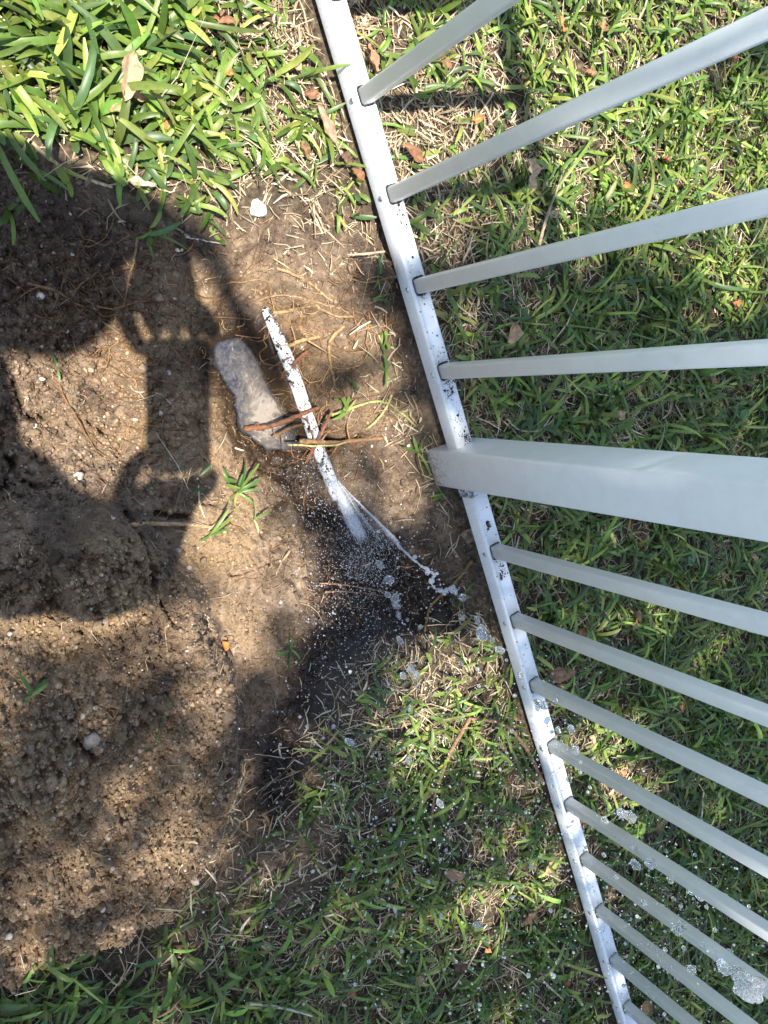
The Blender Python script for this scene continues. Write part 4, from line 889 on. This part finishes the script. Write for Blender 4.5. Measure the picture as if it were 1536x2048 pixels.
Q = resample(np.array([gp(*p) for p in edge]), 70); fr = np.linspace(0, 1, 70)
Q = Q + .0012 * np.stack([fbm(fr * 22 + 9 * q, fr * 3, 2) for q in range(3)], 1)
V, Fk = tube(Q, np.clip(.0011 + .0016 * fr + .0034 * fbm(fr * 13, fr * 0, 3) - .0014 * np.exp(-((fr - .68) / .06) ** 2), .0004, .005), 10); A.add(V, Fk)
for f in (.45, .52, .58, .86, .9, .95, .99, .97, .3):
    V0 = ICO3[0]; R = random.uniform(.0022, .0042); c = Q[int(f * 69)] + .002 * rng.normal(size=3); A.add(V0 * R * (1 + .25 * fbm(V0[:, 0] * 1.3 + f * 50, V0[:, 1] * 1.3 + V0[:, 2], 2))[:, None] + c, ICO3[1])
for _ in range(40):
    c = Q[random.randrange(70)] + .006 * rng.normal(size=3); A.add(ICO2[0] * random.uniform(.0005, .0014) + c, ICO2[1])
tag(A.build('water_foam', M_FOAM, smooth=True, tint=False), 'white foaming rope of water at the rim of the jet', 'water', kind='stuff')
drops = [(925, 1195, .016, 9), (965, 1260, .03, 11), (925, 1235, .03, 7), (1000, 1300, .05, 9), (955, 1240, .04, 8), (963, 1268, .04, 12), (985, 1281, .04, 7), (955, 1338, .04, 6), (958, 1372, .04, 5), (822, 1338, .05, 10), (832, 1350, .05, 9),
         (806, 1352, .05, 8), (800, 1282, .04, 8), (790, 1198, .03, 11), (793, 1212, .03, 9), (779, 1160, .02, 13), (775, 1190, .02, 8), (797, 1230, .03, 7), (840, 1255, .03, 6), (842, 1253, .03, 5), (760, 1130, .02, 8), (815, 1240, .02, 5),
         (1040, 1350, .08, 7), (1080, 1408, .09, 11), (1090, 1412, .09, 10), (1112, 1402, .10, 7), (1116, 1460, .10, 8), (1142, 1458, .11, 10), (1150, 1500, .12, 11), (1030, 1391, .07, 5), (700, 1484, .06, 9), (818, 1522, .08, 9),
         (880, 1607, .10, 9), (1024, 1462, .07, 6), (1245, 1627, .15, 12), (1262, 1634, .15, 14), (1210, 1642, .14, 9), (1266, 1694, .17, 9), (1271, 1730, .18, 11), (1302, 1728, .20, 15), (1370, 1754, .24, 15), (1393, 1779, .25, 18),
         (1340, 1760, .22, 8), (1413, 1814, .24, 5), (1347, 1797, .22, 5), (1498, 1813, .3, 5), (1355, 1860, .25, 13), (1365, 1850, .25, 8), (1384, 1939, .26, 11), (1368, 1896, .24, 6), (1330, 1900, .22, 6), (1288, 1805, .18, 7), (1180, 1575, .12, 5),
         (1160, 1545, .12, 5), (1447, 1935, .3, 14), (1475, 1950, .34, 17), (1500, 1968, .35, 22), (1488, 1985, .35, 16), (1515, 1990, .36, 13), (956, 1850, .15, 10), (1106, 1951, .16, 7), (1057, 1951, .16, 6), (1208, 1710, .14, 6), (1233, 1755, .16, 6),
         (1390, 1710, .22, 5), (1160, 1525, .12, 6), (1430, 1860, .26, 6), (1460, 1905, .28, 7), (1405, 1890, .26, 6)]
for i_, (a_, b_, z, rp) in enumerate(drops):
    p = gp(a_, b_, z); dist = (p - CAM) @ RM[:, 2]; r = .74 * rp * dist / FPX; A = Acc()
    V0, F0 = ICO4 if rp > 8 else ICO3
    amp = .08 if rp < 7 else .30 if rp < 16 else .55
    ax_ = RM @ np.array([random.gauss(.6, .35), random.gauss(.75, .35), random.gauss(0, .3)]); ax_ /= np.linalg.norm(ax_)
    ph0 = rng.uniform(0, 90, 3); nz = fbm(V0[:, 0] * 1.25 + ph0[0] + V0[:, 2] * .7, V0[:, 1] * 1.25 + ph0[1] - V0[:, 2] * .7, 2) + .14 * fbm(V0[:, 0] * 4 + ph0[2], V0[:, 1] * 4 + V0[:, 2] * 4, 2)
    V = V0 * (1 + 1.6 * amp * nz)[:, None] * r; V = V + ax_ * (V @ ax_)[:, None] * random.uniform(.0, .25 if rp < 7 else .7); A.add(V, F0)
    if rp >= 9:
        for _ in range(3 if rp < 16 else 9):
            o_ = rng.normal(size=3); o_ *= r * random.uniform(.9, 1.7) / np.linalg.norm(o_); A.add(ICO2[0] * r * random.uniform(.08, .26) + o_, ICO2[1])
    o = A.build('water_drop', M_DROP, smooth=True, tint=False); o.location = p
    lab = ('large clear water blob flying past the lower right pickets', 'big blobs by the right pickets') if (a_ > 1180 and rp >= 9) else ('small clear water drop flying past the lower pickets', 'small drops by the lower pickets') if a_ > 1180 else \
          ('white water blob thrown off the jet left of the rail', 'blobs thrown off the jet') if (a_ < 1010 and b_ < 1400 and rp >= 7) else ('little water drop in the air above the soaked ground', 'little drops over the soaked ground') if a_ < 1010 else ('clear water drop flying over the lower rail', 'drops flying over the rail')
    tag(o, lab[0], 'water drop', lab[1]); place_label(o, ('big' if rp > 14 else 'ragged' if rp >= 9 else 'small' if rp >= 7 else 'tiny') + ' water drop', a_, b_)
# fine spray hanging in the air and beads on the ground
ctr = []; rad_ = []
def spray(n, fu, zf, rp):
    for _ in range(n):
        a_, b_ = fu(); z = zf(a_, b_); p = gp(a_, b_, z); g = hz_at(p)
        if z < g + .001: p = gp(a_, b_, g + random.uniform(.0015, .02)); 
        dist = (p - CAM) @ RM[:, 2]; ctr.append(p); rad_.append(rp() * dist / FPX)
lg = lambda m_, s_: (lambda: math.exp(random.gauss(math.log(m_), s_)))
spray(1500, lambda: (random.gauss(700, 62), random.gauss(1105, 70)), lambda a_, b_: random.uniform(-.03, .06), lg(.7, .4))
spray(1500, lambda: (random.gauss(735, 95), random.gauss(1210, 95)), lambda a_, b_: random.uniform(-.02, .08), lg(.75, .45))
spray(900, lambda: (random.gauss(620, 60), random.gauss(985, 55)), lambda a_, b_: random.uniform(-.06, .02), lg(.75, .35))
spray(900, lambda: (random.gauss(735, 28), random.gauss(1130, 30)), lambda a_, b_: random.uniform(-.02, .06), lg(.7, .3))
spray(1100, lambda: (random.gauss(760, 130), random.gauss(1400, 130)), lambda a_, b_: random.uniform(.0, .12), lg(.95, .5))
spray(1100, lambda: (random.gauss(830, 190), random.gauss(1650, 180)), lambda a_, b_: random.uniform(.02, .2), lg(1.2, .5))
spray(500, lambda: (random.gauss(930, 190), random.gauss(1900, 130)), lambda a_, b_: random.uniform(.04, .25), lg(1.4, .5))
spray(650, lambda: (random.gauss(1330, 110), random.gauss(1860, 120)), lambda a_, b_: random.uniform(.08, .3), lg(1.2, .5))
spray(300, lambda: (random.gauss(1110, 60), random.gauss(1560, 130)), lambda a_, b_: random.uniform(.05, .15), lg(1.3, .4))
V, Fq = scatter_balls(np.array(ctr), np.array(rad_), ICO1, (.85, 1.1), .05)
tag(mesh_obj('water_spray', V, Fq, M_SPRAY, smooth=True), 'fine white spray of droplets over the soaked soil and lawn', 'water', kind='stuff')
# beads of water lying on the lower rail
cs = []; rr = []
for _ in range(150):
    x_ = random.uniform(.25, 1.25); y_ = random.uniform(-.0115, .0115)
    if any(abs(x_ - q) < .011 and abs(y_) < .0095 for q in pick_x): continue
    cs.append((x_, y_, RZ1)); rr.append(math.exp(random.gauss(math.log(.0009), .45)))
V, Fq = scatter_balls(np.array(cs), np.array(rr), ICO2, (.9, 1.1), .0); V[:, 2] = RZ1 + np.maximum(0, V[:, 2] - RZ1) * .5 - .0001
tag(mesh_obj('water_beads', V, Fq, mat_water_drop('water_bead', .04), smooth=True), 'clear beads of water lying on top of the lower rail', 'water', kind='stuff')

# ------------------------------------------------------------------ the tree whose crown shades the place
SHADE = cellmap(['000000 000004', '000000 000003', '000000 000001', '000000 454213', '000001 899873', '000002 788899', '000012 488999', '000146 299999', '743015 799999', '411137 788869',
                 '587388 459868', '676588 447388', '555678 865378', '555677 764899', '566677 677899', '777777 778889'])
DAP = [(1290, 1225, 45, .9), (1065, 1450, 50, .8), (900, 1335, 55, 1.), (850, 1470, 68, .95), (960, 1560, 40, .6), (1190, 1480, 50, .8), (1090, 1740, 50, .9), (940, 1800, 65, .9), (830, 1000, 40, .8), (1250, 1610, 40, .6), (1210, 1780, 30, .4), (1430, 520, 60, .7),
       (470, 950, 60, .9), (215, 1140, 55, .9), (440, 1110, 75, .8), (500, 1290, 40, .6), (30, 1370, 35, .8), (760, 860, 45, .6), (1410, 1290, 35, .6), (980, 1330, 35, .6), (600, 480, 70, .6), (1060, 1010, 30, .35), (1480, 1660, 30, .4), (350, 1250, 50, .4), (60, 1180, 40, .5)]
def shade_at(u, v):
    s = SHADE(u, v)
    for a_, b_, r, k_ in DAP: s = s * (1 - k_ * np.exp(-(((u - a_) ** 2 + (v - b_) ** 2) / r ** 2)))
    for a_, b_, r, k_ in ((770, 530, 45, .9), (800, 615, 42, .9), (830, 715, 42, .9), (858, 800, 45, .8), (720, 915, 40, .5), (640, 905, 40, .4), (560, 770, 30, .5)): s = np.maximum(s, k_ * np.exp(-(((u - a_) ** 2 + (v - b_) ** 2) / r ** 2)))
    return s ** .92
tree = empty('oak_tree', (3.0, -3.4, 0), 'spreading shade tree standing outside the frame on the lawn', 'tree')
nl = 85000
gx = rng.uniform(-1.6, 3.2, nl); gy = rng.uniform(-2.2, 2.2, nl); zz = rng.uniform(3.4, 5.0, nl)
gx = np.concatenate([gx, rng.uniform(-2.6, 5.4, 50000)]); gy = np.concatenate([gy, rng.uniform(-4.2, 3., 50000)]); zz = np.concatenate([zz, rng.uniform(3.6, 6.0, 50000)]); nl = len(gx); extra = np.arange(nl) >= 85000
u, v = px_of(gx, gy); s = shade_at(u, v)
outm = (u < -350) | (u > 1850) | (v < -300) | (v > 2350)
s = np.where(outm, np.clip(.55 + .8 * fbm(gx * 2.2, gy * 2.2, 3), 0, 1) * .8, s)
keep = (~extra | (outm & (np.hypot((gx - 1.5) / 4.0, (gy + .8) / 3.4) < 1))) & (rng.random(nl) < np.where(s > .72, 1.0, s * .55) * (s > .04) * np.where(s > .5, 1, .6))
gx, gy, zz = gx[keep], gy[keep], zz[keep]; n = len(gx)
px3 = np.stack([gx, gy, 0 * gx], 1) + SUN[None] * (zz / SUN[2])[:, None]
Ll = rng.uniform(.035, .075, n); Wl = Ll * rng.uniform(.35, .5, n); ph = rng.uniform(0, 6.28, n); tl = rng.normal(0, .45, (n, 2))
base = np.array([[-.5, 0, 0], [-.15, -.5, .06], [.25, -.45, .05], [.5, 0, 0], [.25, .45, .05], [-.15, .5, .06]])
Vl = base[None] * np.stack([Ll, Wl, Ll], 1)[:, None]
cz, sz = np.cos(ph)[:, None], np.sin(ph)[:, None]
Vl = np.stack([Vl[..., 0] * cz - Vl[..., 1] * sz, Vl[..., 0] * sz + Vl[..., 1] * cz, Vl[..., 2] + Vl[..., 0] * tl[:, :1] + Vl[..., 1] * tl[:, 1:]], -1) + px3[:, None]
Fl = (np.array([[0, 1, 2, 3], [0, 3, 4, 5]])[None] + (np.arange(n) * 6)[:, None, None]).reshape(-1, 4)
Tl = np.repeat(np.array([[.055, .10, .028]]) * np.exp(rng.normal(0, .25, (n, 1))), 6, 0)
o = mesh_obj('crown', Vl.reshape(-1, 3) - np.array(tree.location), Fl, M_GRASS, tree, tint=Tl); o['kind'] = 'stuff'
A = Acc()
def limb(pts, r0, r1): A.add(*tube(resample(np.array(pts, float), 16), np.linspace(r0, r1, 16), 10), (.12, .095, .07))
T0 = np.array(tree.location)
limb(np.array([(3.0, -3.4, -.2), (2.95, -3.3, 1.2), (2.8, -3.1, 2.4), (2.6, -2.9, 3.4)]) - T0, .24, .15)
for e in ((1.7, -1.1, 4.3), (2.6, -.4, 4.4), (1.7, .4, 4.6), (-.9, -2.5, 4.3), (.9, -2.6, 4.5)):
    limb(np.array([(2.65, -2.95, 3.2), (.5 * (2.65 + e[0]), .5 * (-2.95 + e[1]) - .15, 4.0), e]) - T0, .10, .02)
def up_sun(px, py, z):
    g = gp(px, py); return g + SUN * (z / SUN[2])
limb(np.array([(-.2, -2.72, 4.2), (-.6, -2.2, 3.6), up_sun(-300, 430, 3.2), up_sun(150, 400, 2.9), up_sun(395, 480, 2.7), up_sun(470, 600, 2.6), up_sun(575, 775, 2.5)]) - T0, .035, .010)
A.build('trunk', M_ROOT, tree, smooth=True)

# ------------------------------------------------------------------ the photographer, whose shadow falls on the soil
def cp(i, j, k): return CAM + RM @ np.array([i, j, k])
M_SKIN = mat_plain('skin', (.55, .34, .25), .5, 0, .4, 30, .08); M_SHIRT = mat_plain('navy_cotton', (.05, .07, .12), .9, 0, .2, 200, .2)
M_TROU = mat_plain('khaki_twill', (.22, .18, .12), .9, 0, .2, 200, .2); M_SHOE = mat_plain('brown_leather', (.09, .05, .03), .5, 0, .4, 80, .2)
M_HAIR = mat_plain('brown_hair', (.05, .03, .02), .6, 0, .4, 300, .4); M_BLACK = mat_plain('black_glass', (.01, .01, .012), .15, 0, .6)
jn = {}; ed = []
def J(nm, p, r, par=None, reg='skin'):
    jn[nm] = (np.array(p, float), r, reg)
    if par: ed.append((par, nm))
gz_ = hz_at((-.38, -1.12))
J('pelvis', (-.39, -1.13, .93), .135, None, 'trou'); J('waist', (-.39, -1.11, 1.08), .125, 'pelvis', 'shirt'); J('chest', (-.42, -1.03, 1.27), .145, 'waist', 'shirt')
J('upper', (-.425, -.965, 1.385), .10, 'chest', 'shirt'); J('neck', (-.435, -.93, 1.46), .052, 'upper'); J('jaw', (-.44, -.885, 1.525), .080, 'neck'); J('skull', (-.44, -.868, 1.595), .098, 'jaw'); J('crown', (-.44, -.874, 1.665), .074, 'skull')
for sd2, sx_, el_, wr in (('l', -1, (-.515, -.80, 1.07), cp(-.030, -.115, -.070)), ('r', 1, (-.165, -.82, 1.09), cp(-.035, .235, -.070))):
    J(sd2 + 'sho', (-.425 + sx_ * .165, -.965, 1.375), .068, 'upper', 'shirt'); e = np.array(el_); J(sd2 + 'sle', (jn[sd2 + 'sho'][0] + e) / 2, .066, sd2 + 'sho', 'shirt'); J(sd2 + 'elb', e, .062, sd2 + 'sle', 'shirt')
    J(sd2 + 'for', e + (wr - e) * .45, .062 if sd2 == 'l' else .050, sd2 + 'elb'); J(sd2 + 'wri', wr, .032, sd2 + 'for')
    js = -1 if sd2 == 'l' else 1; j0 = -.004 if sd2 == 'l' else .130
    pal = cp(-.03, j0 + js * .046, -.042); J(sd2 + 'pal', pal, .026, sd2 + 'wri')
    for q, (i0, ln) in enumerate(((-.052, .9), (-.031, 1.), (-.010, .97), (.009, .8))):
        J(sd2 + f'k{q}', cp(i0 + .002, j0 + js * .030, -.034), .0135, sd2 + 'pal'); J(sd2 + f'm{q}', cp(i0 + .005, j0 + js * (.016 + .006 * ln), -.018), .0105, sd2 + f'k{q}'); J(sd2 + f't{q}', cp(i0 + .006, j0 + js * .0085, -.0125), .0095, sd2 + f'm{q}')
    J(sd2 + 'th1', cp(-.075, j0 + js * .036, -.050), .014, sd2 + 'pal'); J(sd2 + 'th2', cp(-.070, j0 + js * .008, -.040), .0105, sd2 + 'th1'); J(sd2 + 'th3', cp(-.055, j0 - js * .014, -.028), .0085, sd2 + 'th2')
    J(sd2 + 'hip', (-.39 + sx_ * .085, -1.13, .87), .10, 'pelvis', 'trou'); J(sd2 + 'kne', (-.39 + sx_ * .11, -1.10, .50), .066, sd2 + 'hip', 'trou'); J(sd2 + 'cal', (-.39 + sx_ * .115, -1.14, .33), .062, sd2 + 'kne', 'trou'); J(sd2 + 'ank', (-.39 + sx_ * .12, -1.17, .11), .055, sd2 + 'cal', 'trou')
    J(sd2 + 'hee', (-.39 + sx_ * .12, -1.19, .055), .045, sd2 + 'ank', 'shoe'); J(sd2 + 'toe', (-.39 + sx_ * .14, -.97, .04), .036, sd2 + 'hee', 'shoe')
ks = list(jn); me = bpy.data.meshes.new('person'); me.from_pydata([tuple(jn[k][0] + (0, 0, gz_)) if jn[k][0][2] < .8 else tuple(jn[k][0]) for k in ks], [(ks.index(a), ks.index(b)) for a, b in ed], [])
po = bpy.data.objects.new('person', me); COL.objects.link(po)
po.modifiers.new('skin', 'SKIN'); 
for i_, k in enumerate(ks):
    sv = me.skin_vertices[0].data[i_]; sv.radius = (jn[k][1], jn[k][1] * (.78 if k in ('chest', 'waist', 'pelvis') else 1)); sv.use_root = k == 'pelvis'
sb = po.modifiers.new('sub', 'SUBSURF'); sb.levels = 3; sb.render_levels = 3
nm_ = bpy.data.meshes.new_from_object(po.evaluated_get(bpy.context.evaluated_depsgraph_get())); po.modifiers.clear(); po.data = nm_
regs = ['skin', 'shirt', 'trou', 'shoe']
for m_ in (M_SKIN, M_SHIRT, M_TROU, M_SHOE): nm_.materials.append(m_)
segs = [(jn[a][0], jn[b][0], regs.index(jn[b][2] if b != 'chest' else 'shirt')) for a, b in ed]
for p in nm_.polygons:
    c = np.array(p.center); best = 9; bi = 0
    for a, b, rg in segs:
        ab = b - a; t = max(0, min(1, (c - a) @ ab / (ab @ ab))); d_ = np.linalg.norm(c - a - t * ab)
        if d_ < best: best = d_; bi = rg
    if abs(c[0] + .39) < .17 and c[1] < -.90 and .9 < c[2] < 1.55: bi = 2 if c[2] < 1.0 else 1 if c[2] < 1.435 else 0
    p.material_index = bi; p.use_smooth = True
tag(po, 'person in a navy shirt and khaki trousers leaning over the trench and holding a phone', 'person')
from mathutils.bvhtree import BVHTree
bv = BVHTree.FromPolygons([tuple(v.co) for v in nm_.vertices], [tuple(p.vertices) for p in nm_.polygons])
def face_at(dx, dz):
    h_ = bv.ray_cast(Vector((jn['skull'][0][0] + dx, -.4, jn['skull'][0][2] + dz)), Vector((0, -1, 0)))
    return np.array(h_[0] if h_[0] is not None else bv.find_nearest(Vector((jn['skull'][0][0] + dx, -.7, jn['skull'][0][2] + dz)))[0])
V0, F0 = ICO3; sk = jn['skull'][0]; top = max(v.co.z for v in nm_.vertices); wd_ = max(abs(v.co.x - sk[0]) for v in nm_.vertices if abs(v.co.z - sk[2]) < .03 and abs(v.co.y - sk[1]) < .2)
fy = face_at(0, 0)[1]; bk = bv.ray_cast(Vector((sk[0], -1.4, sk[2])), Vector((0, 1, 0)))[0][1]
hv = V0 * np.array([wd_ + .006, (fy - bk) / 2 + .005, .088]) + [sk[0], (fy + bk) / 2 - .006, top - .074]; hv = hv + .003 * fbm(hv[:, 0] * 60, hv[:, 1] * 60 + hv[:, 2] * 40, 2)[:, None]
kf = [f for f in F0 if (hv[f].mean(0)[2] > top - .045) or (hv[f].mean(0)[1] < (fy + bk) / 2 - .005 and hv[f].mean(0)[2] > top - .14)]
mesh_obj('hair', hv, np.array(kf), M_HAIR, po, smooth=True)
M_EYE = mat_plain('eye_white', (.70, .68, .65), .25); M_LIP = mat_plain('lips', (.42, .19, .16), .5)
for sx_ in (-1, 1):
    p = face_at(sx_ * .030, -.018); mesh_obj('eye', V0 * np.array([.013, .007, .007]) + p + [0, -.004, 0], F0, M_EYE, po, smooth=True)
    mesh_obj('pupil', V0 * np.array([.005, .004, .005]) + p + [0, .001, -.001], F0, M_BLACK, po, smooth=True)
    mesh_obj('eyebrow', V0 * np.array([.017, .004, .0035]) + face_at(sx_ * .031, .004), F0, M_HAIR, po, smooth=True)
    mesh_obj('ear', V0 * np.array([.011, .019, .031]) + [sk[0] + sx_ * (wd_ - .003), (fy + bk) / 2 - .005, sk[2] - .03], F0, M_SKIN, po, smooth=True)
nv = V0 * np.array([.013, .017, .024]); nv[:, 0] *= 1 + .5 * (nv[:, 2] < -.008); mesh_obj('nose', nv + face_at(0, -.045) + [0, .002, 0], F0, M_SKIN, po, smooth=True)
mesh_obj('mouth', V0 * np.array([.024, .006, .007]) + face_at(0, -.085), F0, M_LIP, po, smooth=True)
# the phone: slab behind the lens, screen facing the person
ph_ = empty('phone', cp(-.024, .061, -.012), 'black phone held level in both hands of the person', 'phone')
def slab(name, i0, i1, j0, j1, k0, k1, m, r):
    pr = rrect((i1 - i0) / 2, (j1 - j0) / 2, r, 4) + [(i0 + i1) / 2, (j0 + j1) / 2]; V, Fk = prism(pr, 'z', k0, k1)
    return mesh_obj(name, np.array([cp(*q) for q in V]) - np.array(ph_.location), Fk, m, ph_)
slab('case', -.060, .012, -.013, .135, -.0150, -.0075, M_BLACK, .010); slab('screen', -.057, .009, -.010, .132, -.0156, -.01505, M_BLACK, .008); slab('lens_housing', -.008, .009, -.010, .016, -.0074, -.005, M_BLACK, .004)
finish_labels()
